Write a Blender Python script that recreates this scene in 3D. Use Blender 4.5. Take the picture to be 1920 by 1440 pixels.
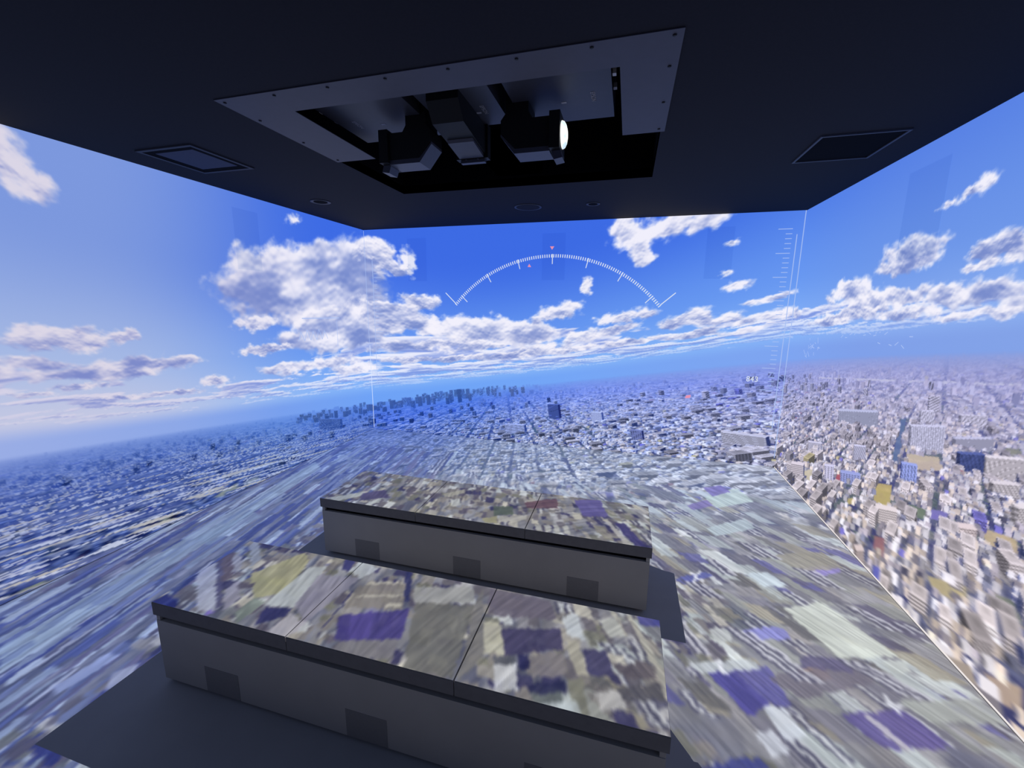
"""Immersive projection room: a city seen from the air on the walls, floor and two long benches."""
import bpy, bmesh, math
import numpy as np
from mathutils import Vector, Matrix

for o in list(bpy.data.objects):
    bpy.data.objects.remove(o, do_unlink=True)
scene = bpy.context.scene
COL = scene.collection

# ------------------------------------------------------------------ camera
cam_data = bpy.data.cameras.new('camera')
cam = bpy.data.objects.new('camera', cam_data)
COL.objects.link(cam)
YAW, PITCH, ROLL, FPX = -0.267458, 0.183451, 0.008923, 780.84
_f = Vector((math.sin(YAW) * math.cos(PITCH), math.cos(YAW) * math.cos(PITCH), -math.sin(PITCH)))
_r0 = Vector((math.cos(YAW), -math.sin(YAW), 0)); _u0 = _r0.cross(_f)
_r = _r0 * math.cos(ROLL) + _u0 * math.sin(ROLL); _u = _u0 * math.cos(ROLL) - _r0 * math.sin(ROLL)
cam.matrix_world = Matrix(((_r.x, _u.x, -_f.x, 3.16373), (_r.y, _u.y, -_f.y, -4.64213), (_r.z, _u.z, -_f.z, 1.60044), (0, 0, 0, 1)))
cam_data.sensor_fit = 'HORIZONTAL'; cam_data.sensor_width = 36.0
cam_data.lens = FPX * 36.0 / 1920.0
cam_data.clip_start = 0.05
scene.camera = cam

# ------------------------------------------------------------------ world, exposure
world = bpy.data.worlds.new('dark_world'); scene.world = world
world.use_nodes = True
world.node_tree.nodes['Background'].inputs['Color'].default_value = (0, 0, 0, 1)
scene.view_settings.view_transform = 'Standard'
scene.view_settings.look = 'None'
scene.view_settings.exposure = 0.0
scene.view_settings.gamma = 1.0
scene.view_settings.use_curve_mapping = False
scene.cycles.max_bounces = 6
scene.cycles.diffuse_bounces = 3

# the floor projector: a lamp behind a picture slide, in the ceiling recess
LAMP = (2.36, -1.70, 2.58)
LAMP_POWER = 4000.0
FLOOR_ALBEDO, SEAT_ALBEDO = 0.30, 0.20
lamp_data = bpy.data.lights.new('floor_projector_lamp', 'SPOT')
lamp_data.energy = LAMP_POWER; lamp_data.shadow_soft_size = 0.0
lamp_data.spot_size = math.radians(128); lamp_data.spot_blend = 0.0
lamp = bpy.data.objects.new('lamp', lamp_data)
lamp.location = LAMP
COL.objects.link(lamp)

# ---- picture content (numpy) ----
RW, RH, RD = 4.70, 2.50, 6.20
EYE = np.array((2.35, -2.60, 1.128))
UPV = np.array((-0.163, 0.125, 1.0)); UPV /= np.linalg.norm(UPV)
FWD = np.array((0.0, 1.0, 0.0)); FWD -= UPV * (FWD @ UPV); FWD /= np.linalg.norm(FWD)
RGT = np.cross(FWD, UPV)
ALT = 260.0

def sstep(a, b, x):
    t = np.clip((x - a) / (b - a), 0, 1)
    return t * t * (3 - 2 * t)

def _hash(ix, iy, seed):
    h = (ix.astype(np.int64) * 374761393 + iy.astype(np.int64) * 668265263 + seed * 974634777) & 0xFFFFFFFF
    h = ((h ^ (h >> 13)) * 1274126177) & 0xFFFFFFFF
    return ((h ^ (h >> 16)) & 0xFFFFFF) / float(0xFFFFFF)

def vnoise(x, y, seed=0):
    ix, iy = np.floor(x), np.floor(y)
    fx, fy = x - ix, y - iy
    fx = fx * fx * fx * (fx * (fx * 6 - 15) + 10); fy = fy * fy * fy * (fy * (fy * 6 - 15) + 10)
    a = _hash(ix, iy, seed); b = _hash(ix + 1, iy, seed); c = _hash(ix, iy + 1, seed); d = _hash(ix + 1, iy + 1, seed)
    return (a * (1 - fx) + b * fx) * (1 - fy) + (c * (1 - fx) + d * fx) * fy

def fbm(x, y, octaves=5, seed=0, gain=0.5):
    s = 0.0; amp = 1.0; tot = 0.0
    for o in range(octaves):
        s = s + amp * vnoise(x, y, seed + 31 * o); tot += amp
        amp *= gain
        x, y = 1.6 * x - 1.2 * y + 17.3, 1.2 * x + 1.6 * y + 9.1
    return s / tot

def C(*v):
    return np.array(v, float) / 255.0

def mixc(a, b, t):
    return a + (b - a) * t[..., None]

AZK = [-110, -85, -65, -42, -25, 5, 40, 60, 100]
def horizon_col(az):
    return np.stack([np.interp(az, AZK, v) for v in
        ([156, 142, 122, 112, 112, 118, 126, 128, 134], [174, 168, 160, 162, 164, 166, 164, 160, 164], [228, 230, 236, 243, 245, 245, 238, 232, 230])], -1) / 255.
def haze_col(az):
    return np.stack([np.interp(az, AZK, v) for v in
        ([96, 92, 88, 78, 80, 116, 138, 150, 152], [120, 124, 130, 118, 124, 144, 152, 156, 156], [196, 204, 216, 222, 226, 230, 222, 212, 208])], -1) / 255.

# clouds: each a list of puffs (azimuth, elevation, half width, half height) in degrees
CLOUDS = [
    (1, 3.0, 0.1, [(-70.39, 24.75, 12.08, 5.3), (-63.8, 28.57, 10.95, 4.23), (-53.18, 27.51, 13.61, 5.79), (-46.42, 27.19, 8.81, 5.28), (-42.24, 28.45, 5.99, 3.35), (-59.03, 22.44, 14.24, 5.13), (-48.38, 21.37, 10.09, 5.38)], 0.22, 1.0),
    (2, 3.0, 0.12, [(-52.87, 16.54, 11.04, 4.34), (-46.17, 16.77, 9.19, 4.3), (-59.67, 14.45, 6.48, 2.63), (-42.51, 14.02, 7.02, 3.26), (-50.52, 12.92, 7.84, 2.89)], 0.25, 0.9),
    (30, 2.0, 0.14, [(-40.0, 29.59, 4.55, 2.37), (-36.57, 27.17, 4.2, 2.23), (-69.57, 18.24, 5.47, 2.07)], 0.25, 0.9),
    (3, 2.0, 0.15, [(-33.21, 28.02, 2.34, 3.08)], 0.3, 0.4),
    (4, 1.5, 0.15, [(-31.04, 20.48, 5.38, 1.72)], 0.3, 0.6),
    (5, 2.0, 0.13, [(-37.1, 16.97, 6.65, 3.62), (-41.11, 18.4, 4.51, 2.69), (-31.61, 15.32, 4.73, 2.39)], 0.22, 0.7),
    (6, 2.0, 0.13, [(-21.64, 14.44, 9.16, 3.03), (-14.86, 14.4, 8.16, 3.34), (-8.88, 12.16, 8.23, 3.26), (-3.47, 10.88, 5.45, 2.87)], 0.22, 0.8),
    (7, 1.5, 0.15, [(3.41, 15.77, 6.58, 2.47), (1.28, 15.21, 5.34, 1.5)], 0.3, 0.7),
    (8, 1.5, 0.2, [(10.65, 20.15, 1.73, 2.49)], 0.35, 0.2),
    (9, 2.5, 0.11, [(21.59, 28.59, 4.68, 3.84), (23.16, 25.11, 3.81, 3.29), (29.35, 26.53, 7.81, 2.86), (35.05, 24.95, 5.1, 1.98), (23.76, 22.38, 2.96, 1.56)], 0.3, 0.35),
    (10, 1.5, 0.15, [(36.99, 12.58, 2.27, 1.24)], 0.4, 0.4),
    (11, 1.5, 0.15, [(37.59, 19.64, 1.19, 0.65), (36.05, 15.17, 1.38, 0.71)], 0.5, 0.2),
    (12, 1.5, 0.15, [(31.11, 8.61, 3.63, 2.21), (26.7, 8.63, 3.63, 1.71), (34.86, 7.31, 2.86, 1.14), (16.72, 12.04, 6.71, 1.63), (22.16, 11.63, 3.03, 1.33)], 0.35, 0.6),
    (13, 1.5, 0.15, [(40.44, 8.98, 3.9, 0.68), (41.29, 6.24, 4.92, 1.02), (38.2, 6.21, 3.81, 0.81)], 0.35, 0.5),
    (14, 2.0, 0.12, [(69.63, 11.6, 5.47, 1.75), (72.92, 11.28, 3.64, 1.8), (68.31, 9.94, 5.16, 1.17), (71.22, 10.09, 4.79, 1.37)], 0.3, 0.8),
    (15, 2.0, 0.12, [(81.64, 9.18, 2.73, 1.17), (84.11, 9.6, 3.09, 1.4), (86.01, 8.18, 2.86, 1.47), (81.15, 7.71, 3.15, 0.65)], 0.3, 0.9),
    (16, 2.0, 0.12, [(80.8, 15.83, 1.78, 1.08), (78.8, 15.49, 2.22, 0.62), (75.83, 15.21, 2.13, 0.43)], 0.4, 0.2),
    (17, 2.0, 0.13, [(56.95, 8.27, 5.81, 1.62), (63.19, 6.57, 7.0, 1.56), (69.69, 6.2, 6.07, 1.32), (76.98, 5.29, 5.76, 1.5), (82.14, 5.13, 5.48, 1.53), (86.58, 3.72, 3.41, 1.26), (60.9, 5.72, 7.32, 1.46)], 0.25, 0.8),
    (18, 2.5, 0.08, [(-102.09, 13.8, 5.43, 1.9), (-104.77, 13.88, 3.05, 1.52), (-99.09, 14.44, 4.47, 1.85), (-93.88, 15.42, 2.27, 1.34)], 0.3, 1.0),
    (19, 2.5, 0.08, [(-89.52, 11.03, 8.5, 1.63), (-95.02, 9.76, 7.27, 1.34), (-104.72, 10.4, 6.13, 1.12), (-100.3, 9.0, 8.56, 1.07), (-85.04, 11.45, 4.71, 0.95)], 0.3, 1.0),
    (20, 2.0, 0.1, [(-107.16, 33.42, 2.89, 3.22), (-105.1, 32.42, 2.63, 2.0), (-109.06, 34.54, 2.65, 3.08)], 0.4, 0.1),
    (21, 1.0, 0.2, [(-59.09, 36.27, 2.44, 0.99)], 0.5, 0.1),
    (22, 1.5, 0.14, [(-68.66, 12.91, 6.68, 1.18), (-64.91, 13.21, 3.77, 0.98)], 0.3, 0.6),
    (23, 1.5, 0.14, [(-62.68, 8.59, 7.58, 1.34), (-54.84, 8.9, 10.34, 1.58), (-47.12, 6.81, 7.37, 1.58)], 0.3, 0.8),
    (25, 1, 0.1, [(-37.71, 10.63, 6.59, 1.29), (-28.46, 10.95, 7.35, 1.62), (-18.2, 9.67, 9.33, 1.44), (-4.6, 7.67, 9.48, 1.46), (7.76, 9.31, 7.54, 1.51), (15.21, 9.55, 6.86, 1.44)], 0.3, 0.8),
    (26, 1, 0.1, [(-35.82, 7.59, 7.74, 0.96), (-23.81, 7.21, 10.21, 1.04), (-10.32, 6.54, 10.86, 1.07), (4.76, 6.49, 10.27, 1.04), (18.19, 6.32, 8.67, 0.95), (29.89, 5.74, 5.83, 0.83), (37.39, 5.01, 3.92, 0.64)], 0.3, 0.8),
    (27, 1, 0.1, [(58.49, 4.81, 8.9, 0.9), (69.88, 4.2, 8.11, 0.81), (78.81, 3.02, 6.25, 0.71), (84.98, 2.65, 3.68, 0.63), (53.26, 4.01, 6.86, 0.63)], 0.3, 0.8),
    (28, 1, 0.1, [(-99.68, 7.44, 4.31, 0.62), (-94.32, 5.5, 5.14, 0.51), (-104.66, 6.54, 3.52, 0.49), (-86.11, 5.78, 5.47, 0.57)], 0.35, 0.9),
    (24, 1.5, 0.14, [(-78.67, 7.2, 3.38, 1.23)], 0.35, 0.7),
]

def cloud_field(az, el, clouds):
    W = np.zeros(az.shape); B = np.zeros(az.shape)
    for puffs in clouds:
        for (ca, ce, ra, re) in puffs:
            dx = (az - ca) / ra; dy = (el - ce) / re
            w = np.exp(7.0 * np.maximum(1 - np.sqrt(dx * dx + dy * dy), -4))
            W += w; B += w * dy
    return np.log(W + 1e-12) / 7.0, B / (W + 1e-12)

def sky(az, el, D):
    """az, el in degrees"""
    e = np.maximum(el, 0)
    left = sstep(-48, -100, az)
    right = sstep(30, 75, az)
    top = mixc(np.broadcast_to(C(64, 108, 227), az.shape + (3,)), C(126, 153, 221), left)
    top = mixc(top, C(82, 122, 226), right)
    mid = mixc(np.broadcast_to(C(106, 154, 240), az.shape + (3,)), C(170, 188, 228), left)
    mid = mixc(mid, C(112, 152, 232), right)
    low = mixc(np.broadcast_to(C(134, 180, 246), az.shape + (3,)), C(196, 200, 226), left)
    low = mixc(low, C(142, 176, 240), right)
    hz = horizon_col(az)
    col = mixc(mid, top, sstep(8, 30, e))
    col = mixc(low, col, sstep(2, 12, e))
    col = mixc(hz, col, sstep(0.2, 3.2, e))
    # stratocumulus decks in perspective, near the horizon
    k = 1.0 / np.tan(np.radians(np.maximum(e, 0.4)) + 0.035)
    ar = np.radians(az)
    px, py = np.sin(ar) * k, np.cos(ar) * k
    warp = fbm(px * .9, py * .9, 3, 5)
    n = fbm(px * 1.15 + warp, py * 1.15 + warp, 5, 11)
    n2 = fbm(px * .96 * 1.15 + warp, py * .96 * 1.15 + warp, 4, 11)
    topedge = np.interp(az, [-115, -102, -88, -78, -67, -56, -48, -40, -18, 9, 30, 42, 58, 75, 86, 100],
                            [12, 11, 8, 7.0, 8.5, 9.5, 12, 14.5, 14, 12.5, 9, 7.5, 9, 8, 6.5, 6])
    cov = sstep(topedge + 1.0, topedge - 2.5, e) * sstep(1.3, 2.6, e)
    base = np.interp(az, [-110, -85, -66, -52, -42, -20, 10, 40, 60, 100], [.49, .46, .46, .41, .36, .34, .35, .37, .34, .34])
    dens = (n - base) - (1 - cov) * .75
    al = sstep(-.01, .09, dens)
    shade = np.clip(.62 + 3.6 * (n - n2) - 1.3 * dens, -.3, 1.2)
    lit = mixc(np.broadcast_to(C(240, 240, 252), az.shape + (3,)), C(214, 210, 230), left)
    drk = mixc(np.broadcast_to(C(128, 150, 222), az.shape + (3,)), C(132, 144, 206), left)
    cc = mixc(drk, lit, sstep(-.2, .85, shade))
    haze = sstep(7, 1.2, e) * .45
    cc = mixc(cc, low, haze)
    col = mixc(col, cc, al * (.95 - .5 * sstep(4, 1.5, e)))
    # individual cumulus
    for (seed, amp, freq, puffs, soft, dark) in CLOUDS:
        ca = np.array([q[0] for q in puffs]); ce = np.array([q[1] for q in puffs])
        ra = max(q[2] for q in puffs); re = max(q[3] for q in puffs)
        m = (az > ca.min() - ra * 2) & (az < ca.max() + ra * 2) & (el > ce.min() - re * 2.2) & (el < ce.max() + re * 2.2)
        if not m.any():
            continue
        a_, e_ = az[m], el[m]
        rr = math.sqrt(np.mean([q[2] for q in puffs]) * np.mean([q[3] for q in puffs]))
        freq = .95 / rr; amp = .38 * rr
        wx = a_ + (fbm(a_ * freq, e_ * freq * 1.3, 4, seed) - .5) * 2.2 * amp
        wy = e_ + (fbm(a_ * freq, e_ * freq * 1.3, 4, seed + 7) - .5) * 1.6 * amp
        F, B = cloud_field(wx, wy, [puffs])
        det = fbm(a_ * freq * 1.9, e_ * freq * 2.6, 5, seed + 3)
        det2 = fbm(a_ * freq * 1.9, e_ * freq * 2.6 + .22, 3, seed + 3)
        dets = fbm(a_ * freq * 1.9, e_ * freq * 2.6, 3, seed + 3)
        dn = F + (det - .5) * .8
        al = sstep(-.03, soft * 1.5, dn)
        sh = .62 + .40 * B - 1.7 * (det2 - dets) - .55 * np.clip(F, 0, 1) + 1.7 * (fbm(a_ * freq * .9, e_ * freq * 1.3, 3, seed + 19) - .5)
        sh = np.clip(sh + (1 - dark) * .6, -.5, 1.3)
        lt = left[m]
        lit = mixc(np.broadcast_to(C(246, 243, 252), a_.shape + (3,)), C(222, 216, 230), lt)
        drk = mixc(np.broadcast_to(C(122, 140, 202), a_.shape + (3,)), C(126, 138, 200), lt)
        cc = mixc(drk, lit, sstep(-.45, 1.0, sh))
        col[m] = mixc(col[m], cc, al * .97)
    return col

FLOOR_PATCHES = [
    (((4.063, -2.311), (4.288, -2.204), (4.474, -2.524), (4.208, -2.612)), (206, 212, 204)),
    (((3.95, -2.032), (4.077, -1.984), (4.153, -2.093), (4.019, -2.141)), (202, 215, 226)),
    (((3.808, -2.543), (4.009, -2.471), (4.023, -2.539), (3.836, -2.607)), (140, 140, 212)),
    (((4.312, -1.872), (4.537, -1.778), (4.522, -1.85), (4.355, -1.952)), (146, 134, 204)),
    (((3.593, -2.866), (3.7, -2.821), (3.81, -2.963), (3.712, -3.038)), (74, 68, 142)),
    (((3.7, -2.821), (3.867, -2.758), (3.895, -2.939), (3.808, -2.968)), (92, 88, 150)),
    (((4.075, -2.935), (4.328, -2.84), (4.411, -2.969), (4.173, -3.046)), (92, 80, 142)),
    (((4.158, -2.916), (4.181, -2.905), (4.263, -3.019), (4.237, -3.03)), (180, 176, 184)),
    (((3.783, -2.987), (3.859, -2.961), (3.906, -3.071), (3.823, -3.107)), (206, 212, 224)),
    (((3.718, -3.108), (3.783, -3.089), (3.823, -3.145), (3.756, -3.186)), (196, 200, 212)),
    (((3.98, -2.741), (4.103, -2.691), (4.118, -2.759), (4.003, -2.794)), (168, 130, 98)),
    (((3.518, -2.843), (3.797, -2.733), (3.828, -2.784), (3.557, -2.882)), (188, 194, 200)),
    (((4.329, -2.803), (4.658, -2.702), (4.724, -2.796), (4.4, -2.87)), (166, 170, 166)),
    (((4.379, -2.582), (4.482, -2.54), (4.477, -2.619), (4.4, -2.647)), (194, 200, 198)),
    (((4.146, -1.771), (4.503, -1.635), (4.556, -1.801), (4.285, -1.908)), (150, 146, 132)),
    (((3.883, -0.963), (4.195, -0.68), (4.27, -0.932), (3.954, -1.144)), (186, 204, 206)),
    (((3.813, -1.516), (4.119, -1.277), (4.158, -1.415), (3.849, -1.619)), (178, 192, 200)),
    (((3.905, -0.766), (4.067, -0.658), (4.121, -0.782), (3.953, -0.921)), (118, 108, 178)),
    (((3.719, -1.175), (3.896, -1.012), (3.919, -1.116), (3.759, -1.239)), (124, 112, 172)),
    (((3.645, -2.59), (3.732, -2.55), (3.744, -2.633), (3.674, -2.664)), (190, 194, 194)),
    (((3.523, -2.209), (3.705, -2.086), (3.745, -2.118), (3.563, -2.248)), (92, 96, 162)),
    (((3.85, -2.821), (4.259, -2.616), (4.292, -2.723), (3.947, -2.899)), (112, 106, 116)),
    (((4.032, -2.65), (4.217, -2.616), (4.227, -2.691), (4.009, -2.718)), (96, 90, 120)),
    (((3.495, -3.304), (3.706, -3.207), (3.733, -3.237), (3.502, -3.371)), (62, 66, 128)),
    (((0.113, -1.229), (0.297, -1.356), (0.595, -3.727), (0.397, -3.638)), (168, 184, 188)),
    (((0.371, -2.67), (0.397, -2.265), (0.532, -2.295), (0.516, -2.71)), (150, 166, 176)),
    (((0.908, -3.718), (0.916, -3.525), (0.985, -3.514), (0.961, -3.724)), (176, 184, 208)),
    (((1.147, -3.893), (1.155, -3.83), (1.278, -3.856), (1.297, -3.925)), (50, 52, 110)),
    (((1.448, -3.856), (1.478, -3.845), (1.502, -3.868), (1.475, -3.875)), (136, 120, 206)),
]
SEAT_PATCHES = [
    (((1.066, -3.601), (1.106, -3.526), (1.491, -3.837), (1.419, -3.872)), (180, 184, 208)),
    (((1.115, -3.523), (1.122, -3.5), (1.484, -3.801), (1.489, -3.83)), (92, 88, 130)),
    (((1.132, -3.508), (1.154, -3.452), (1.343, -3.628), (1.34, -3.675)), (112, 96, 112)),
    (((1.201, -3.493), (1.16, -3.421), (1.313, -3.539), (1.331, -3.608)), (168, 168, 188)),
    (((1.172, -3.359), (1.175, -3.309), (1.347, -3.451), (1.364, -3.524)), (160, 168, 188)),
    (((1.405, -3.722), (1.41, -3.646), (1.523, -3.742), (1.527, -3.826)), (160, 156, 182)),
    (((1.418, -3.588), (1.551, -3.33), (1.63, -3.395), (1.702, -3.619)), (176, 172, 126)),
    (((1.444, -3.599), (1.65, -3.563), (1.697, -3.659), (1.603, -3.723)), (172, 170, 122)),
    (((1.598, -3.843), (1.6, -3.72), (1.672, -3.739), (1.66, -3.881)), (128, 142, 132)),
    (((1.68, -3.76), (1.678, -3.439), (1.766, -3.413), (1.832, -3.727)), (180, 188, 196)),
    (((1.823, -3.707), (1.779, -3.483), (2.0, -3.448), (1.957, -3.793)), (142, 138, 162)),
    (((1.828, -3.886), (1.857, -3.761), (1.964, -3.801), (1.93, -3.908)), (176, 172, 188)),
    (((1.75, -3.869), (1.707, -3.767), (1.83, -3.739), (1.843, -3.779)), (52, 50, 104)),
    (((1.913, -3.415), (1.912, -3.308), (2.042, -3.348), (2.008, -3.445)), (192, 200, 212)),
    (((1.859, -3.411), (1.826, -3.317), (1.886, -3.321), (1.904, -3.408)), (62, 60, 128)),
    (((2.06, -3.842), (2.031, -3.55), (2.051, -3.479), (2.055, -3.785)), (46, 44, 98)),
    (((2.067, -3.46), (2.271, -3.415), (2.336, -3.594), (2.059, -3.662)), (140, 132, 124)),
    (((2.064, -3.47), (2.256, -3.41), (2.263, -3.422), (2.072, -3.481)), (186, 180, 168)),
    (((2.077, -3.57), (2.284, -3.502), (2.29, -3.513), (2.084, -3.58)), (186, 180, 168)),
    (((2.245, -3.582), (2.311, -3.559), (2.32, -3.575), (2.257, -3.597)), (196, 190, 176)),
    (((2.081, -3.715), (2.366, -3.585), (2.423, -3.757), (2.157, -3.846)), (72, 60, 142)),
    (((2.127, -3.691), (2.216, -3.651), (2.286, -3.797), (2.211, -3.824)), (86, 72, 160)),
    (((2.184, -3.841), (2.411, -3.764), (2.448, -3.868), (2.187, -3.914)), (126, 122, 130)),
    (((2.21, -3.329), (2.236, -3.322), (2.343, -3.534), (2.318, -3.541)), (56, 56, 108)),
    (((2.379, -3.535), (2.655, -3.479), (2.72, -3.877), (2.512, -3.89)), (116, 114, 106)),
    (((2.315, -3.433), (2.608, -3.349), (2.649, -3.457), (2.372, -3.537)), (162, 162, 162)),
    (((2.659, -3.462), (2.658, -3.339), (2.803, -3.752), (2.747, -3.886)), (126, 122, 118)),
    (((2.698, -3.327), (3.01, -3.342), (3.056, -3.46), (2.746, -3.513)), (112, 102, 118)),
    (((2.832, -3.579), (3.083, -3.517), (3.113, -3.618), (2.888, -3.717)), (74, 66, 104)),
    (((2.739, -3.554), (2.819, -3.562), (2.881, -3.719), (2.798, -3.725)), (190, 186, 164)),
    (((2.857, -3.775), (2.939, -3.752), (2.979, -3.854), (2.899, -3.884)), (202, 204, 216)),
    (((2.844, -3.735), (2.924, -3.712), (2.942, -3.748), (2.861, -3.772)), (96, 98, 106)),
    (((2.939, -3.699), (2.979, -3.696), (2.997, -3.751), (2.96, -3.762)), (50, 46, 90)),
    (((2.981, -3.702), (3.109, -3.636), (3.147, -3.74), (3.026, -3.782)), (136, 128, 130)),
    (((3.085, -3.434), (3.148, -3.394), (3.199, -3.551), (3.122, -3.535)), (196, 204, 216)),
    (((3.014, -3.823), (3.149, -3.769), (3.151, -3.824), (3.029, -3.859)), (56, 54, 88)),
    (((3.029, -3.859), (3.139, -3.827), (3.147, -3.872), (3.049, -3.893)), (110, 118, 116)),
    (((3.067, -3.895), (3.185, -3.855), (3.198, -3.904), (3.135, -3.91)), (190, 202, 212)),
    (((3.197, -3.594), (3.29, -3.576), (3.327, -3.688), (3.236, -3.722)), (74, 68, 112)),
    (((3.123, -3.573), (3.174, -3.573), (3.229, -3.716), (3.188, -3.728)), (182, 176, 156)),
    (((3.266, -3.786), (3.348, -3.756), (3.378, -3.819), (3.288, -3.851)), (192, 190, 192)),
    (((3.326, -3.642), (3.463, -3.594), (3.485, -3.659), (3.377, -3.69)), (106, 96, 100)),
    (((3.337, -3.742), (3.493, -3.686), (3.518, -3.744), (3.374, -3.794)), (92, 88, 92)),
    (((3.423, -3.326), (3.531, -3.327), (3.535, -3.367), (3.436, -3.385)), (80, 78, 164)),
    (((3.374, -3.34), (3.394, -3.327), (3.553, -3.716), (3.536, -3.735)), (184, 180, 166)),
    (((3.249, -3.404), (3.321, -3.377), (3.37, -3.47), (3.302, -3.496)), (190, 192, 188)),
    (((3.486, -3.801), (3.537, -3.761), (3.539, -3.818), (3.503, -3.828)), (190, 188, 194)),
    (((3.479, -3.875), (3.511, -3.867), (3.518, -3.901), (3.491, -3.9)), (196, 194, 204)),
    (((2.99, -2.206), (3.173, -2.152), (3.244, -2.395), (3.079, -2.444)), (96, 84, 168)),
    (((2.641, -2.345), (2.855, -2.227), (2.894, -2.367), (2.678, -2.431)), (112, 76, 84)),
    (((2.097, -2.469), (2.155, -2.434), (2.195, -2.53), (2.139, -2.555)), (190, 194, 196)),
    (((2.001, -2.384), (2.127, -2.276), (2.156, -2.328), (2.036, -2.441)), (168, 164, 150)),
    (((2.433, -2.477), (2.571, -2.436), (2.603, -2.552), (2.482, -2.603)), (94, 106, 86)),
    (((1.205, -2.696), (1.395, -2.533), (1.412, -2.606), (1.286, -2.727)), (186, 190, 184)),
    (((1.4, -2.562), (1.528, -2.453), (1.637, -2.568), (1.45, -2.66)), (84, 74, 122)),
    (((1.547, -2.641), (1.588, -2.592), (1.612, -2.658), (1.549, -2.712)), (186, 194, 196)),
    (((2.785, -2.65), (2.815, -2.634), (2.843, -2.704), (2.811, -2.72)), (190, 190, 186)),
    (((2.844, -2.633), (2.873, -2.617), (2.903, -2.7), (2.87, -2.716)), (190, 190, 186)),
    (((2.9, -2.624), (2.929, -2.608), (2.961, -2.696), (2.929, -2.712)), (190, 190, 186)),
    (((2.962, -2.612), (2.992, -2.597), (3.023, -2.692), (2.991, -2.708)), (190, 190, 186)),
    (((3.29, -2.473), (3.356, -2.454), (3.48, -2.699), (3.42, -2.716)), (70, 60, 126)),
    (((3.233, -2.475), (3.261, -2.466), (3.394, -2.724), (3.363, -2.733)), (190, 186, 184)),
    (((2.417, -2.653), (2.5, -2.613), (2.523, -2.683), (2.451, -2.719)), (172, 166, 120)),
    (((2.518, -2.608), (2.693, -2.541), (2.709, -2.606), (2.543, -2.677)), (176, 172, 164)),
]
FLOOR_LINES = [ (4.293, -1.883, 4.396, -2.033, 3), (3.776, -2.552, 4.003, -2.794, 3), (4.240, -2.622, 4.412, -2.757, 3), (4.430, -2.206, 4.545, -2.339, 2), (3.603, -2.211, 3.696, -2.320, 3), (3.475, -2.562, 3.574, -2.765, 2), (4.029, -1.660, 4.137, -1.804, 3), (4.428, -1.487, 4.587, -1.578, 2), (3.759, -1.944, 3.841, -2.080, 2) ]
FLOOR_MARKS = [ (3.616, -2.112, 3.683, -2.188), (3.622, -2.206, 3.681, -2.082), (3.613, -1.621, 3.653, -1.684), (3.609, -1.689, 3.658, -1.615), (3.639, -2.794, 3.677, -2.848), (3.653, -2.777, 3.654, -2.854), (4.271, -2.827, 4.340, -2.817), (4.299, -2.789, 4.304, -2.870) ]
LANDMARKS = [
    (530, 767, 50.0, 11.0, -0.964, 36.6, (0.86, 0.83, 0.8)),
    (1133, 639, 106.0, 20.0, -0.954, 51.9, (0.8, 0.82, 0.86)),
    (1065, 286, 62.1, 9.0, -0.860, 63.8, (0.88, 0.88, 0.92)),
    (1392, 377, 33.2, 6.0, -0.874, 51.2, (0.95, 0.94, 0.95)),
    (1220, 167, 71.9, 9.0, -0.744, 29.9, (0.84, 0.84, 0.88)),
    (988, 137, 35.8, 8.0, -0.814, 42.6, (0.3, 0.36, 0.58)),
    (1018, 66, 49.3, 8.0, -0.903, 44.5, (0.97, 0.94, 0.9)),
    (771, 246, 21.4, 6.0, -1.069, 39.4, (0.62, 0.68, 0.9)),
    (494, 495, 22.9, 7.0, -1.016, 36.3, (0.9, 0.86, 0.84)),
    (-34, 1438, 46.7, 8.0, -0.764, 94.4, (0.42, 0.46, 0.66)),
    (270, 885, 20.0, 7.0, -0.751, 39.0, (0.55, 0.56, 0.68)),
    (550, 220, 24.3, 7.0, -0.998, 24.8, (0.92, 0.88, 0.84)),
    (570, 416, 15.3, 5.0, -0.965, 36.0, (0.85, 0.84, 0.9)),
    (624, 368, 31.5, 7.0, -0.995, 21.7, (0.62, 0.66, 0.84)),
    (793, 4, 32.7, 7.0, -0.656, 36.3, (0.95, 0.92, 0.88)),
    (907, 52, 30.8, 7.0, -0.842, 26.7, (0.93, 0.9, 0.86)),
    (-2097, 1554, 245.1, 10.0, -0.146, 109.5, (0.5, 0.55, 0.75)),
    (198, 1276, 33.9, 7.0, -0.794, 52.2, (0.9, 0.9, 0.93)),
    (-237, 1136, 66.3, 7.0, -0.512, 46.6, (0.85, 0.85, 0.9)),
    (1690, 425, 28.6, 6.0, -0.991, 66.5, (0.97, 0.95, 0.95)),
    (1557, 220, 57.8, 7.0, -0.886, 36.4, (0.95, 0.93, 0.92)),
    (391, 203, 8.3, 6.0, -0.691, 25.8, (0.86, 0.8, 0.76)),
    (646, 93, 25.7, 7.0, -0.862, 18.3, (0.92, 0.86, 0.82)),
    (686, 580, 30.0, 5.0, -1.028, 30.9, (0.88, 0.87, 0.9)),
    (776, 421, 22.0, 5.0, -0.975, 38.0, (0.86, 0.86, 0.92)),
]
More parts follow.
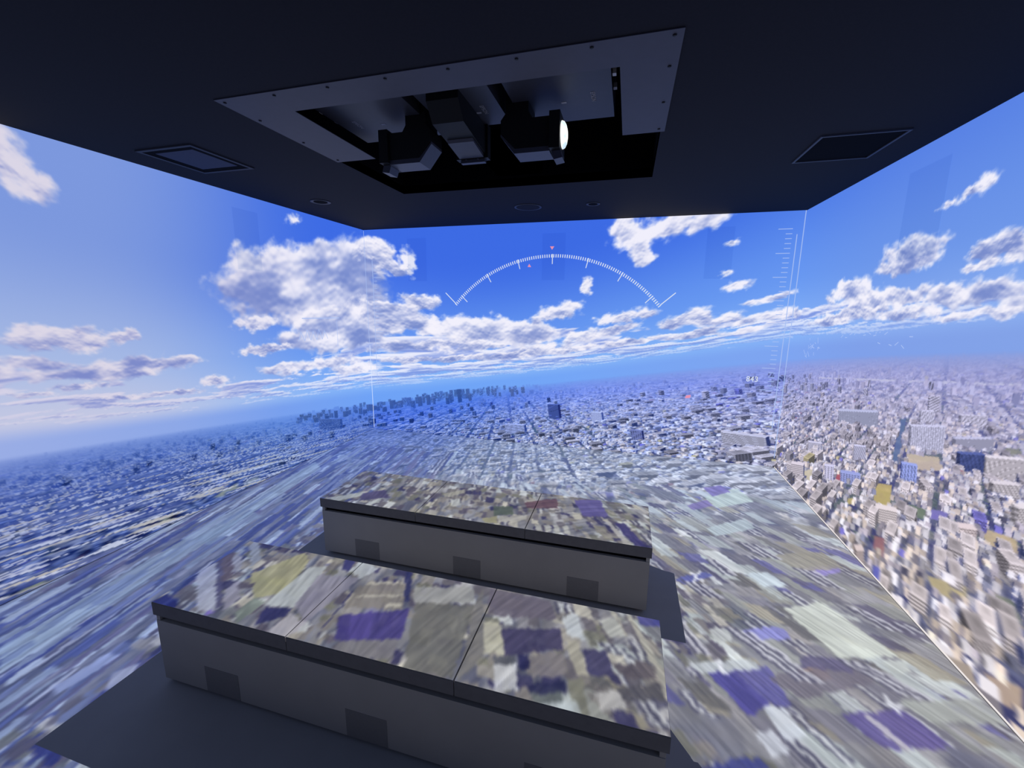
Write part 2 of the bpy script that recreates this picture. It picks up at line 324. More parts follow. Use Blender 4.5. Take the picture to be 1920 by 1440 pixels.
WALL_PATCHES = [
    ('right', ((1.831, 0.992), (1.871, 1.002), (1.874, 0.741), (1.814, 0.719)), (84, 108, 156)),
    ('right', ((0.67, 1.047), (2.521, 1.315), (2.523, 1.304), (0.675, 1.03)), (206, 208, 232)),
    ('right', ((1.693, 0.544), (1.855, 0.596), (1.871, 0.47), (1.72, 0.415)), (206, 184, 104)),
    ('right', ((1.929, 0.818), (2.164, 0.878), (2.215, 0.83), (1.956, 0.722)), (216, 198, 170)),
    ('right', ((0.535, 0.162), (0.864, 0.31), (0.852, 0.188), (0.593, 0.104)), (216, 206, 172)),
    ('right', ((1.23, 0.411), (1.347, 0.466), (1.343, 0.408), (1.222, 0.357)), (188, 80, 92)),
    ('right', ((2.182, 0.607), (2.293, 0.649), (2.296, 0.6), (2.184, 0.559)), (126, 116, 202)),
    ('right', ((1.827, 0.056), (1.889, 0.096), (1.916, 0.008), (1.838, -0.018)), (86, 92, 196)),
    ('right', ((2.005, 0.552), (2.164, 0.599), (2.172, 0.541), (2.042, 0.504)), (100, 120, 96)),
    ('right', ((1.785, 0.235), (1.886, 0.275), (1.893, 0.158), (1.794, 0.128)), (160, 104, 104)),
    ('right', ((2.486, 0.67), (2.646, 0.711), (2.672, 0.657), (2.528, 0.618)), (206, 184, 140)),
    ('right', ((2.254, 0.28), (2.474, 0.376), (2.508, 0.307), (2.307, 0.228)), (206, 190, 130)),
    ('right', ((2.605, 0.431), (2.728, 0.487), (2.748, 0.409), (2.635, 0.367)), (112, 122, 100)),
    ('right', ((1.432, 0.316), (1.494, 0.349), (1.505, 0.312), (1.43, 0.275)), (206, 186, 110)),
    ('right', ((2.641, 0.088), (2.814, 0.184), (2.838, 0.089), (2.712, 0.028)), (206, 180, 146)),
    ('front', ((4.646, 0.227), (4.814, 0.227), (4.776, 0.144), (4.631, 0.14)), (220, 212, 186)),
    ('right', ((2.51, 1.043), (2.585, 1.064), (2.595, 1.028), (2.507, 1.005)), (130, 134, 120)),
    ('left', ((3.413, 0.031), (3.271, 0.03), (3.254, -0.016), (3.411, -0.02)), (214, 202, 140)),
    ('left', ((2.644, 0.07), (2.493, 0.078), (2.478, 0.04), (2.633, 0.022)), (214, 202, 150)),
    ('left', ((2.239, 0.069), (2.018, 0.09), (1.997, 0.047), (2.223, 0.015)), (224, 214, 160)),
    ('left', ((1.968, 0.069), (1.803, 0.066), (1.79, 0.03), (1.957, 0.03)), (226, 222, 190)),
    ('left', ((3.402, 0.374), (3.278, 0.369), (3.281, 0.348), (3.408, 0.337)), (196, 166, 130)),
    ('left', ((3.002, 0.221), (2.762, 0.211), (2.76, 0.182), (2.997, 0.178)), (150, 140, 160)),
]

# ---- the city: boxes on a plain ----
def make_city(rng):
    """rows: gx, gy, half w, half d, angle, height, colour(3), kind"""
    out = []
    sizes = [(0, 380, 22.0), (380, 1050, 12.0), (1050, 2000, 17.0), (2000, 4000, 34.0), (4000, 9000, 90.0)]
    for r0, r1, cell in sizes:
        k = int(r1 / cell) + 1
        ii, jj = np.meshgrid(np.arange(-k, k + 1), np.arange(-k, k + 1), indexing='ij')
        rot0 = 0.22
        x0 = (ii.ravel() + rng.uniform(-.24, .24, ii.size)) * cell
        y0 = (jj.ravel() + rng.uniform(-.24, .24, ii.size)) * cell
        keep = ((ii.ravel() % 7) != 0) & ((jj.ravel() % 9) != 0)      # streets
        x = x0 * math.cos(rot0) - y0 * math.sin(rot0); y = x0 * math.sin(rot0) + y0 * math.cos(rot0)
        r = np.hypot(x, y)
        azm = np.degrees(np.arctan2(x, y))
        keep &= (r >= r0) & (r < r1)
        if r0 >= 300: keep &= np.abs(azm) < 122
        keep &= rng.uniform(0, 1, x.size) < .92
        x, y, azm, r = x[keep], y[keep], azm[keep], r[keep]
        n = x.size
        zone = fbm(x / 260 + 3, y / 260, 3, 77)
        big = (rng.uniform(0, 1, n) < np.where(azm > 34, .030, .012) * (1 + 2 * (zone > .55))) & (r > 330)
        hw = rng.uniform(.30, .47, n) * cell; hd = rng.uniform(.30, .47, n) * cell
        h = rng.uniform(4, 8.5, n)
        hw = np.where(big, rng.uniform(.5, 1.1, n) * 22, hw); hd = np.where(big, rng.uniform(.4, .7, n) * 18, hd)
        h = np.where(big, rng.uniform(10, 24, n), h)
        if r0 == 0: hd = hd * rng.uniform(1.0, 1.5, n)
        if r0 >= 1100:
            tall = rng.uniform(0, 1, n) < .03
            h = np.where(tall, rng.uniform(25, 55, n), h); hw = np.where(tall, 14, hw); hd = np.where(tall, 14, hd)
        far_tower = (r0 >= 2000) & (azm > -62) & (azm < -4) & (r > 4000) & (rng.uniform(0, 1, n) < .085)
        h = np.where(far_tower, rng.uniform(70, 230, n) * np.interp(azm, [-62, -40, -28, -15, -4], [.5, .7, 1.1, .9, .4]), h)
        hw = np.where(far_tower, rng.uniform(16, 34, n), hw)
        v = .60 + .42 * rng.uniform(0, 1, n) ** .8
        tint = rng.uniform(0, 1, n)
        col = np.stack([v, v * .985, v * .97], 1)
        warm = tint > .72
        col[warm] *= np.array((1.0, .95, .87))
        cool = tint < .25
        col[cool] *= np.where((azm > 30)[:, None], np.array((.80, .78, .80)), np.array((.76, .80, .90)))[cool]
        col[big] = np.stack([np.ones(n), np.full(n, .96), np.full(n, .93)], 1)[big] * rng.uniform(.62, 1.0, n)[big][:, None]
        dk = (rng.uniform(0, 1, n) < .14) & ~big
        col[dk] *= np.array((.58, .60, .68))
        odd = rng.uniform(0, 1, n)
        col[odd > .990] = (.50, .48, .78)
        col[(odd < .988) & (odd > .986)] = (.66, .46, .45)
        col[(odd < .981) & (odd > .972)] = (.80, .75, .52)
        ang = rot0 + rng.normal(0, .05, n) + (rng.uniform(0, 1, n) < .15) * .4
        out.append(np.column_stack([x, y, hw, hd, ang, h, col, big.astype(float), r]))
    for (x, y, hw, hd, ang, h, c) in LANDMARKS:
        out.append(np.array([[x, y, hw, hd, ang, h, *c, 0.0, math.hypot(x, y)]]))
    return np.concatenate(out)

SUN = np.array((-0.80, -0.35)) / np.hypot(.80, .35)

def ground_dir(D):
    """directions -> ground coordinates (metres), distance, below-horizon depth"""
    dn = D @ UPV
    s = ALT / np.maximum(-dn, 1e-4)
    return (D @ RGT) * s, (D @ FWD) * s

def ground_col(gx, gy, r):
    n1 = fbm(gx / 30, gy / 30, 4, 21); n2 = fbm(gx / 130, gy / 130, 3, 22); n3 = fbm(gx / 7, gy / 7, 3, 23)
    col = np.broadcast_to(C(96, 100, 122), gx.shape + (3,)).copy()
    col = mixc(col, C(150, 146, 140), sstep(.5, .62, n1))
    col = mixc(col, C(86, 98, 92), sstep(.58, .68, n2))
    col = mixc(col, C(66, 68, 104), sstep(.45, .3, n1))
    return col * (.8 + .4 * n3)[..., None]

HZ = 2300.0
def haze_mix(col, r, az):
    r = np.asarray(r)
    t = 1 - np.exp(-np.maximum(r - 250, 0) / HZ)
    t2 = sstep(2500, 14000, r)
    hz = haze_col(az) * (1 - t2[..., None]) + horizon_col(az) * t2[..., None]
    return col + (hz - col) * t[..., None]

class Raster:
    """A picture on a plane: origin O, axes U, V (metres), n x m samples."""
    def __init__(s, O, U, V, us, vs):
        s.O, s.U, s.V = np.array(O, float), np.array(U, float), np.array(V, float)
        s.us, s.vs = us, vs
        s.u0, s.v0 = us[0], vs[0]; s.du, s.dv = us[1] - us[0], vs[1] - vs[0]
        s.N = np.cross(s.U, s.V)
        s.h = (s.O - EYE) @ s.N
        uu, vv = np.meshgrid(us, vs, indexing='ij')
        P = s.O + uu[..., None] * s.U + vv[..., None] * s.V - EYE
        s.D = P / np.linalg.norm(P, axis=-1, keepdims=True)
        s.az = np.degrees(np.arctan2(s.D @ RGT, s.D @ FWD)); s.el = np.degrees(np.arcsin(np.clip(s.D @ UPV, -1, 1)))
        s.img = np.zeros(uu.shape + (3,))
    def base(s):
        skym = s.el > -.2
        if skym.any():
            s.img[...] = 0
            s.img[skym] = sky(s.az[skym], s.el[skym], None)
        g = s.el <= 0.0
        if g.any():
            gx, gy = ground_dir(s.D[g]); r = np.hypot(gx, gy)
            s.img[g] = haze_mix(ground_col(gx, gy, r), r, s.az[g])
    def project(s, X):
        """X (k,3): ground x, y, height -> u, v sample coordinates"""
        d = X[:, :1] * RGT + X[:, 1:2] * FWD + (X[:, 2:3] - ALT) * UPV
        dn = d @ s.N * np.sign(s.h)
        if dn.min() <= 1e-3 * np.abs(d).max():
            return None
        P = EYE + d * (abs(s.h) / dn)[:, None] - s.O
        return np.column_stack([(P @ s.U - s.u0) / s.du, (P @ s.V - s.v0) / s.dv])
    def fill(s, Q, col, stripes=0, cols=0, dark=.5, alpha=1.0):
        a0 = np.floor(Q.min(0)).astype(int); a1 = np.ceil(Q.max(0)).astype(int) + 1
        a0 = np.maximum(a0, 0); a1 = np.minimum(a1, s.img.shape[:2])
        if (a1 <= a0).any():
            return
        if (a1 - a0).max() <= 2:
            s.img[a0[0]:a1[0], a0[1]:a1[1]] = col
            return
        xs = np.arange(a0[0], a1[0])[:, None]; ys = np.arange(a0[1], a1[1])[None, :]
        nx = np.roll(Q, -1, 0)
        A = 0.5 * np.sum(Q[:, 0] * nx[:, 1] - nx[:, 0] * Q[:, 1])
        sg = 1.0 if A > 0 else -1.0
        m = None; ds = []
        for (p, q) in zip(Q, nx):
            ex, ey = q - p
            d = sg * (ex * (ys - p[1]) - ey * (xs - p[0])) / (math.hypot(ex, ey) + 1e-9)
            ds.append(d)
            mm = d >= -.35
            m = mm if m is None else (m & mm)
        if not m.any():
            return
        blk = s.img[a0[0]:a1[0], a0[1]:a1[1]]
        if stripes or cols:
            f = np.ones(m.shape)
            if stripes:
                t = ds[0] / (ds[0] + ds[2] + 1e-9)
                f = np.where(((t * stripes) % 1.0) < .5, dark, 1.0)
            if cols:
                t2 = ds[1] / (ds[1] + ds[3] + 1e-9)
                f = np.where(((t2 * cols) % 1.0) < .3, 1.0, f)
            blk[m] = np.asarray(col) * f[m][:, None]
        elif alpha < 1:
            blk[m] = blk[m] * (1 - alpha) + np.asarray(col) * alpha
        else:
            blk[m] = col
    def city(s, rows):
        """painter's order, far to near, everything projected at once"""
        rows = rows[np.argsort(-rows[:, 10])]
        x, y, hw, hd, ang, h = rows[:, :6].T
        c, sn = np.cos(ang), np.sin(ang)
        P2 = rows[:, :2]
        ax = np.stack([c, sn], 1); ay = np.stack([-sn, c], 1)
        cs = np.stack([P2 + ax * (a * hw)[:, None] + ay * (b * hd)[:, None] for a, b in ((-1, -1), (1, -1), (1, 1), (-1, 1))], 1)
        def proj(xy, z):
            d = xy[..., :1] * RGT + xy[..., 1:2] * FWD + (z[..., None] - ALT) * UPV
            dn = d @ s.N * np.sign(s.h)
            ok = (dn > 2e-3 * rows[:, 10:11]).all(1)
            P = EYE + d * (abs(s.h) / np.where(dn > 1e-6, dn, 1))[..., None] - s.O
            return np.stack([(P @ s.U - s.u0) / s.du, (P @ s.V - s.v0) / s.dv], -1), ok
        Qb, ok1 = proj(cs, np.zeros(cs.shape[:2])); Qt, ok2 = proj(cs, np.repeat(h[:, None], 4, 1))
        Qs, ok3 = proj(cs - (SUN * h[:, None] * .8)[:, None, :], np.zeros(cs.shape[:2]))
        Qa = np.concatenate([Qb, Qt], 1)
        lo, hi = Qa.min(1), Qa.max(1)
        ok = ok1 & ok2 & (hi > -1).all(1) & (lo[:, 0] < s.img.shape[0]) & (lo[:, 1] < s.img.shape[1]) & ((hi - lo).max(1) < 400)
        az = np.degrees(np.arctan2(x, y)); r = rows[:, 10]
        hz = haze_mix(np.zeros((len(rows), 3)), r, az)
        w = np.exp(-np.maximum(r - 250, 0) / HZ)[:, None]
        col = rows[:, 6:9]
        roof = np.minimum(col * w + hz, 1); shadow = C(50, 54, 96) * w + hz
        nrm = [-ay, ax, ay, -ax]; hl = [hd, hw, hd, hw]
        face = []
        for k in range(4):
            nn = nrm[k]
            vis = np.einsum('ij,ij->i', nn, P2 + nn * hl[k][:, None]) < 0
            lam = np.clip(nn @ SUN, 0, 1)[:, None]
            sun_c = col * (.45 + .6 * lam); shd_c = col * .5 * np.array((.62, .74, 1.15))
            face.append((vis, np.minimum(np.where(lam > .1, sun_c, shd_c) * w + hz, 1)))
        size = (hi - lo).max(1)
        for i in np.nonzero(ok)[0]:
            if size[i] < 3.0:
                f = Qt[i]
                if size[i] > 1.4:
                    for k in range(4):
                        if face[k][0][i]:
                            s.fill(np.array((Qb[i, k], Qb[i, (k + 1) % 4], Qt[i, (k + 1) % 4], Qt[i, k])), face[k][1][i])
                s.fill(f, roof[i]); continue
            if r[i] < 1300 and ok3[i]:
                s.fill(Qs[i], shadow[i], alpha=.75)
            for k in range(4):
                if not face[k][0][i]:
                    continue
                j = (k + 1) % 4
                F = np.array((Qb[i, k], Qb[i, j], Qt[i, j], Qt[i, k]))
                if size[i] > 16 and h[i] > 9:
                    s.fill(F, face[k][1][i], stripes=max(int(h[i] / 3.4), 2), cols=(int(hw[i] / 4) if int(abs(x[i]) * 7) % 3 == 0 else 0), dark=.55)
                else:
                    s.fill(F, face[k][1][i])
            s.fill(Qt[i], roof[i])
            if rows[i, 9] and r[i] < 1500:
                m = Qt[i].mean(0)
                s.fill(m + (Qt[i] - m) * .75, roof[i] * .88)
                s.fill(m + (Qt[i] - m) * .3 + (Qt[i, 0] - Qb[i, 0]) * .12, roof[i] * .8)
    def up(s):
        s.img = np.repeat(np.repeat(s.img, 2, 0), 2, 1)
        s.u0 -= s.du / 4; s.v0 -= s.dv / 4; s.du /= 2; s.dv /= 2
    def down(s):
        i = s.img
        s.img = (i[::2, ::2] + i[1::2, ::2] + i[::2, 1::2] + i[1::2, 1::2]) / 4
        s.du *= 2; s.dv *= 2; s.u0 += s.du / 4; s.v0 += s.dv / 4
    def poly(s, pts, col, alpha=1.0):
        Q = np.column_stack([(np.array([p[0] for p in pts]) - s.u0) / s.du, (np.array([p[1] for p in pts]) - s.v0) / s.dv])
        s.fill(Q, np.asarray(col, float) / 255., alpha=alpha)
    def line(s, x0, y0, x1, y1, wdt, col, alpha=.9):
        d = np.array((x1 - x0, y1 - y0)); n = np.array((-d[1], d[0])) / (np.hypot(*d) + 1e-9) * wdt / 2
        s.poly([(x0 + n[0], y0 + n[1]), (x1 + n[0], y1 + n[1]), (x1 - n[0], y1 - n[1]), (x0 - n[0], y0 - n[1])], col, alpha)

def box_blur(img, n, axis):
    if n < 2:
        return img
    pad = [(0, 0)] * 3; pad[axis] = (n // 2 + 1, n - n // 2 - 1)
    c = np.cumsum(np.pad(img, pad, mode='edge'), axis)
    sl = [slice(None)] * 3; sh = [slice(None)] * 3
    sl[axis] = slice(n, None); sh[axis] = slice(0, -n)
    return (c[tuple(sl)] - c[tuple(sh)]) / n

def streaks(s, img, layers):
    '''roofs and yards drawn out along the flight: noise stretched in ground coordinates'''
    g = s.el < -1
    gx, gy = ground_dir(s.D[g]); r = np.hypot(gx, gy)
    c0 = img[g]
    for (w, l, t0, t1, col, al, seed) in layers:
        n = .65 * vnoise(gx / w, gy / l, seed) + .35 * vnoise(gx / w * 2.3 + 5, gy / l * 1.9, seed + 1)
        k = sstep(t0, t1, n) * al
        cc = haze_mix(np.broadcast_to(C(*col), c0.shape).copy(), r, s.az[g])
        c0 = mixc(c0, cc, k)
    out = img.copy(); out[g] = c0
    return out

def wall_picture(name, O, U, V, us, vs, rows, detail=True):
    s = Raster(O, U, V, us, vs)
    s.base()
    if detail:
        s.up()
        for (wn, pts, c) in WALL_PATCHES:
            if wn == name:
                s.poly(pts, np.array(c) * .8 + 34, .8)
                P = s.O + np.array([p[0] for p in pts])[:, None] * s.U + np.array([p[1] for p in pts])[:, None] * s.V - EYE
                G = np.stack(ground_dir(P), 1); nx = np.roll(G, -1, 0); e = nx - G
                cr = e[:, 0] * (rows[:, 1:2] - G[:, 1]) - e[:, 1] * (rows[:, :1] - G[:, 0])
                rows = rows[~((cr > 0).all(1) | (cr < 0).all(1))]
        s.city(rows)
        s.down()
        k = (sstep(-1.0, -6.0, s.el) * (.12 if name == 'right' else .30))[..., None]
        s.img = np.clip(s.img + (s.img - C(136, 142, 170)) * k, 0, 1)
        t = (sstep(-1.0, -5.0, s.el))[..., None]
        s.img = s.img * (1 - t * (1 - np.array({'front': (.90, .93, 1.04), 'right': (1.0, .99, 1.03)}.get(name, (1, 1, 1)))))
        L = {'left': .040, 'right': .030}.get(name, 0)
        if L:   # the flight smears the near ground along the walls
            m = (sstep(-1.5, -9, s.el) if name == 'left' else sstep(-17, -30, s.el))[..., None]
            b = box_blur(box_blur(s.img, int(L / s.du) + 1, 0), int(L / s.du / 2) + 1, 0)
            if name == 'left':
                b = b * np.array((.62, .70, .90))
                b = streaks(s, b, [(34, 260, .58, .74, (46, 56, 116), .75, 53), (60, 380, .60, .72, (132, 136, 172), .55, 54), (20, 130, .66, .74, (218, 216, 224), .9, 51), (26, 200, .66, .76, (222, 208, 176), .9, 52), (24, 90, .70, .78, (236, 236, 240), .9, 55)])
            s.img = s.img * (1 - m) + b * m
    return s

def bars(s, rng, n, ur, vr, kf, lr, wr, pal, alpha=.85, fine=.25):
    """parallelograms lying along the streets: k is the sideways run per metre"""
    pal = [np.array(c, float) for c, m in pal for _ in range(m)]
    for _ in range(n):
        u, v = rng.uniform(*ur), rng.uniform(*vr); L = rng.uniform(*lr) ** 1.0; w = rng.uniform(*wr)
        k = kf(u); c = pal[rng.integers(len(pal))] * rng.uniform(.92, 1.08)
        t = (k * L / 2, L / 2)
        if rng.uniform() < fine:
            m = rng.integers(3, 6); g = .020
            for j in range(m):
                o = (j - m / 2) * g
                cc = (196, 198, 206) if j % 2 else (78, 76, 94)
                s.line(u + o - t[0], v - t[1], u + o + t[0], v + t[1], .011, cc, .7)
            continue
        s.poly([(u - t[0] - w / 2, v - t[1]), (u - t[0] + w / 2, v - t[1]), (u + t[0] + w / 2, v + t[1]), (u + t[0] - w / 2, v + t[1])], c, alpha)

def floor_picture(us, vs, rows):
    s = Raster((0, 0, 0), (1, 0, 0), (0, -1, 0), us, vs)
    s.base(); s.up(); s.city(rows); s.down()
    rng = np.random.default_rng(12)
    uu, vv = np.meshgrid(us, vs, indexing='ij')
    g = s.img.mean(-1, keepdims=True)
    s.img = g + (s.img - g) * .7
    soft = sstep(.6, 1.5, vv)[..., None]
    near = sstep(1.0, 1.9, vv)[..., None]
    b = box_blur(box_blur(s.img, 13, 1), 7, 1)
    s.img = box_blur(s.img, 3, 1) * (1 - soft) + b * soft
    base = C(122, 122, 132) * (.75 + .5 * fbm((uu - .5 * vv) * 14, vv * 4, 4, 71))[..., None]
    s.img = s.img * (1 - near * .6) + base * near * .6
    # left: long thin pale and navy streaks
    bars(s, rng, 650, (-.1, 1.45), (.7, 4.6), lambda u: .16, (.12, .55), (.010, .045),
         [((84, 92, 140), 3), ((66, 72, 122), 3), ((118, 126, 158), 3), ((172, 184, 198), 2), ((196, 206, 212), 2), ((150, 160, 172), 2), ((112, 106, 130), 2)], .8, .05)
    for pts, c in FLOOR_PATCHES[24:26]:
        s.poly([(p[0], -p[1]) for p in pts], c, .6)
    # right: yards, halls and roofs laid out along the streets
    bars(s, rng, 560, (3.2, 4.8), (.85, 4.6), lambda u: .80, (.05, .26), (.03, .16),
         [((128, 128, 134), 4), ((114, 112, 122), 4), ((150, 152, 148), 4), ((184, 192, 194), 2), ((206, 212, 214), 1), ((88, 84, 106), 2), ((96, 94, 150), 1), ((150, 144, 128), 2), ((104, 102, 98), 2)], .8, .16)
    bars(s, rng, 260, (1.3, 3.5), (.95, 2.25), lambda u: np.interp(u, [1.3, 3.3], [.2, .8]), (.03, .14), (.02, .07),
         [((150, 156, 166), 3), ((126, 128, 142), 3), ((184, 192, 198), 3), ((206, 212, 216), 2), ((96, 98, 128), 2)], .7, .1)
    for v0, v1 in ((2.13, 2.82), (3.22, 4.02)):
        n = 620 if v0 < 3 else 460
        bars(s, rng, n, (1.0, 3.75), (v0, v1), lambda u: np.interp(u, [1.2, 2.3, 3.4], [0., .1, .5]), (.02, .09), (.015, .065) if v0 < 3 else (.02, .10),
             [((128, 123, 120), 5), ((110, 105, 110), 4), ((92, 86, 98), 3), ((154, 149, 142), 3), ((186, 182, 172), 2), ((66, 62, 92), 2), ((196, 200, 206), 1), ((118, 117, 104), 3)], .85, .08)
    s.img = s.img * (1 - sstep(1.9, .6, vv)[..., None] * (1 - np.array((.92, .96, 1.05))))
    fr = (sstep(2.2, .1, vv) * .15)[..., None]
    s.img = s.img * (1 - fr) + fr * C(184, 198, 212)
    for pts, c in FLOOR_PATCHES[:24] + FLOOR_PATCHES[26:]:
        s.poly([(p[0], -p[1]) for p in pts], c, .85)
    for x0, y0, x1, y1, n in FLOOR_LINES:
        for k in range(n):
            o = (k - (n - 1) / 2) * .045
            s.line(x0 + o, -y0, x1 + o, -y1, .016, (84, 82, 98), .8); s.line(x0 + o + .022, -y0, x1 + o + .022, -y1, .016, (192, 192, 204), .8)
    for x0, y0, x1, y1 in FLOOR_MARKS:
        s.line(x0, -y0, x1, -y1, .014, (220, 222, 232), .8)
    for pts, c in SEAT_PATCHES:
        c = np.array(c, float); c = (c.mean() + (c - c.mean()) * .72) * .96
        s.poly([(p[0], -p[1]) for p in pts], c, .88)
    # ragged, smeared edges
    wu = (fbm(uu / .05, vv / .05, 3, 81) - .5) * 2.5; wv = (fbm(uu / .02, vv / .05, 3, 83) - .5) * 4.5
    ii, jj = np.meshgrid(np.arange(uu.shape[0]), np.arange(uu.shape[1]), indexing='ij')
    s.img = s.img[np.clip(np.rint(ii + wu).astype(int), 0, uu.shape[0] - 1), np.clip(np.rint(jj + wv).astype(int), 0, uu.shape[1] - 1)]
    s.img = box_blur(box_blur(s.img, 3, 1), 2, 0)
    kk = np.interp(uu, [1.0, 2.3, 3.4], [.16, .2, .8])
    nz = vnoise((uu - kk * vv) / .014, vv / .11, 91) - .5
    s.img = s.img * (1 + nz * .20)[..., None]
    lf = sstep(1.7, .9, uu)[..., None]
    s.img = s.img * (1 - lf * (1 - np.array((.80, .84, .98)))) * np.array((1.0, 1.0, .985))
    return s

# ================================================================== helpers
def mat(name, color, rough=.6, spec=.3, metal=0.0, noise=.06, nscale=40.0, bump=0.0, emit=None, estr=0.0):
    m = bpy.data.materials.new(name); m.use_nodes = True
    nt = m.node_tree; b = nt.nodes['Principled BSDF']
    b.inputs['Roughness'].default_value = rough; b.inputs['Metallic'].default_value = metal
    b.inputs['Specular IOR Level'].default_value = spec
    tc = nt.nodes.new('ShaderNodeTexCoord'); nz = nt.nodes.new('ShaderNodeTexNoise')
    nz.inputs['Scale'].default_value = nscale; nz.inputs['Detail'].default_value = 3
    nt.links.new(tc.outputs['Object'], nz.inputs['Vector'])
    rp = nt.nodes.new('ShaderNodeValToRGB')
    lo = [max(c * (1 - noise), 0) for c in color]; hi = [min(c * (1 + noise), 1) for c in color]
    rp.color_ramp.elements[0].position = .3; rp.color_ramp.elements[1].position = .7
    rp.color_ramp.elements[0].color = (*lo, 1); rp.color_ramp.elements[1].color = (*hi, 1)
    nt.links.new(nz.outputs['Fac'], rp.inputs['Fac']); nt.links.new(rp.outputs['Color'], b.inputs['Base Color'])
    if bump:
        bp = nt.nodes.new('ShaderNodeBump'); bp.inputs['Strength'].default_value = bump; bp.inputs['Distance'].default_value = .002
        nt.links.new(nz.outputs['Fac'], bp.inputs['Height']); nt.links.new(bp.outputs['Normal'], b.inputs['Normal'])
    if emit:
        b.inputs['Emission Color'].default_value = (*emit, 1); b.inputs['Emission Strength'].default_value = estr
        m.cycles.emission_sampling = 'NONE'
    return m

def link(name, me, m, parent=None):
    o = bpy.data.objects.new(name, me); COL.objects.link(o)
    if m: me.materials.append(m)
    if parent: o.parent = parent
    return o

def obj(name, bm, m, parent=None, bevel=0.0, smooth=False):
    if bevel:
        es = [e for e in bm.edges if len(e.link_faces) == 2 and e.calc_face_angle(0) > .3]
        bmesh.ops.bevel(bm, geom=es, offset=bevel, segments=2, affect='EDGES', clamp_overlap=True)
    bmesh.ops.recalc_face_normals(bm, faces=bm.faces)
    me = bpy.data.meshes.new(name); bm.to_mesh(me); bm.free()
    if smooth:
        for p in me.polygons: p.use_smooth = True
    return link(name, me, m, parent)

def add_box(bm, x0, x1, y0, y1, z0, z1):
    v = [bm.verts.new(p) for p in ((x0, y0, z0), (x1, y0, z0), (x1, y1, z0), (x0, y1, z0), (x0, y0, z1), (x1, y0, z1), (x1, y1, z1), (x0, y1, z1))]
    for f in ((3, 2, 1, 0), (4, 5, 6, 7), (0, 1, 5, 4), (1, 2, 6, 5), (2, 3, 7, 6), (3, 0, 4, 7)):
        bm.faces.new([v[i] for i in f])
    return bm

def box(*a):
    return add_box(bmesh.new(), *a)

def prism(pts, axis, a0, a1, bm=None):
    """2-D outline extruded along an axis ('x': pts are (y,z), 'y': (x,z), 'z': (x,y))"""
    bm = bm or bmesh.new()
    P = {'x': lambda p, a: (a, p[0], p[1]), 'y': lambda p, a: (p[0], a, p[1]), 'z': lambda p, a: (p[0], p[1], a)}[axis]
    A = [bm.verts.new(P(p, a0)) for p in pts]; B = [bm.verts.new(P(p, a1)) for p in pts]
    bm.faces.new(A); bm.faces.new(B[::-1]); n = len(pts)
    for i in range(n):
        bm.faces.new((A[i], A[(i + 1) % n], B[(i + 1) % n], B[i]))
    return bm

def lathe(prof, c, n=32, axis='z', bm=None):
    """prof: (radius, offset along the axis) pairs"""
    bm = bm or bmesh.new(); rings = []
    for r, h in prof:
        ring = []
        for k in range(n):
            a = 2 * math.pi * k / n; p = (r * math.cos(a), r * math.sin(a))
            q = {'z': (p[0], p[1], h), 'x': (h, p[0], p[1]), 'y': (p[0], h, p[1])}[axis]
            ring.append(bm.verts.new((c[0] + q[0], c[1] + q[1], c[2] + q[2])))
        rings.append(ring)
    for a, b in zip(rings, rings[1:]):
        for k in range(n):
            bm.faces.new((a[k], a[(k + 1) % n], b[(k + 1) % n], b[k]))
    bm.faces.new(rings[0]); bm.faces.new(rings[-1][::-1])
    return bm

def tag(o, label, cat, group=None):
    o['label'] = label; o['category'] = cat
    if group: o['group'] = group
    return o

def thing(name, label, cat, loc=(0, 0, 0), group=None):
    o = bpy.data.objects.new(name, None); COL.objects.link(o)
    o.empty_display_size = .1
    return tag(o, label, cat, group)

def struct(name, bm, m, label=None):
    o = obj(name, bm, m); o['kind'] = 'structure'
    if label: o['label'] = label
    return o

def lin(c):
    c = np.clip(c, 0, 1)
    return np.where(c <= .04045, c / 12.92, ((c + .055) / 1.055) ** 2.4)

def grid_mesh(name, P, rgb):
    """P (n,m,3) points, rgb (n,m,3) linear colours -> one quad grid with a colour attribute"""
    n, m = P.shape[:2]
    idx = np.arange(n * m, dtype=np.int32).reshape(n, m)
    q = np.stack([idx[:-1, :-1], idx[1:, :-1], idx[1:, 1:], idx[:-1, 1:]], -1).reshape(-1, 4)
    me = bpy.data.meshes.new(name)
    me.vertices.add(n * m); me.vertices.foreach_set('co', P.astype(np.float32).ravel())
    me.loops.add(q.size); me.loops.foreach_set('vertex_index', q.ravel())
    me.polygons.add(len(q)); me.polygons.foreach_set('loop_start', np.arange(0, q.size, 4, dtype=np.int32))
    me.update(calc_edges=True)
    ca = me.color_attributes.new('picture', 'FLOAT_COLOR', 'POINT')
    rgba = np.ones((n * m, 4), np.float32); rgba[:, :3] = rgb.reshape(-1, 3)
    ca.data.foreach_set('color', rgba.ravel())
    return me

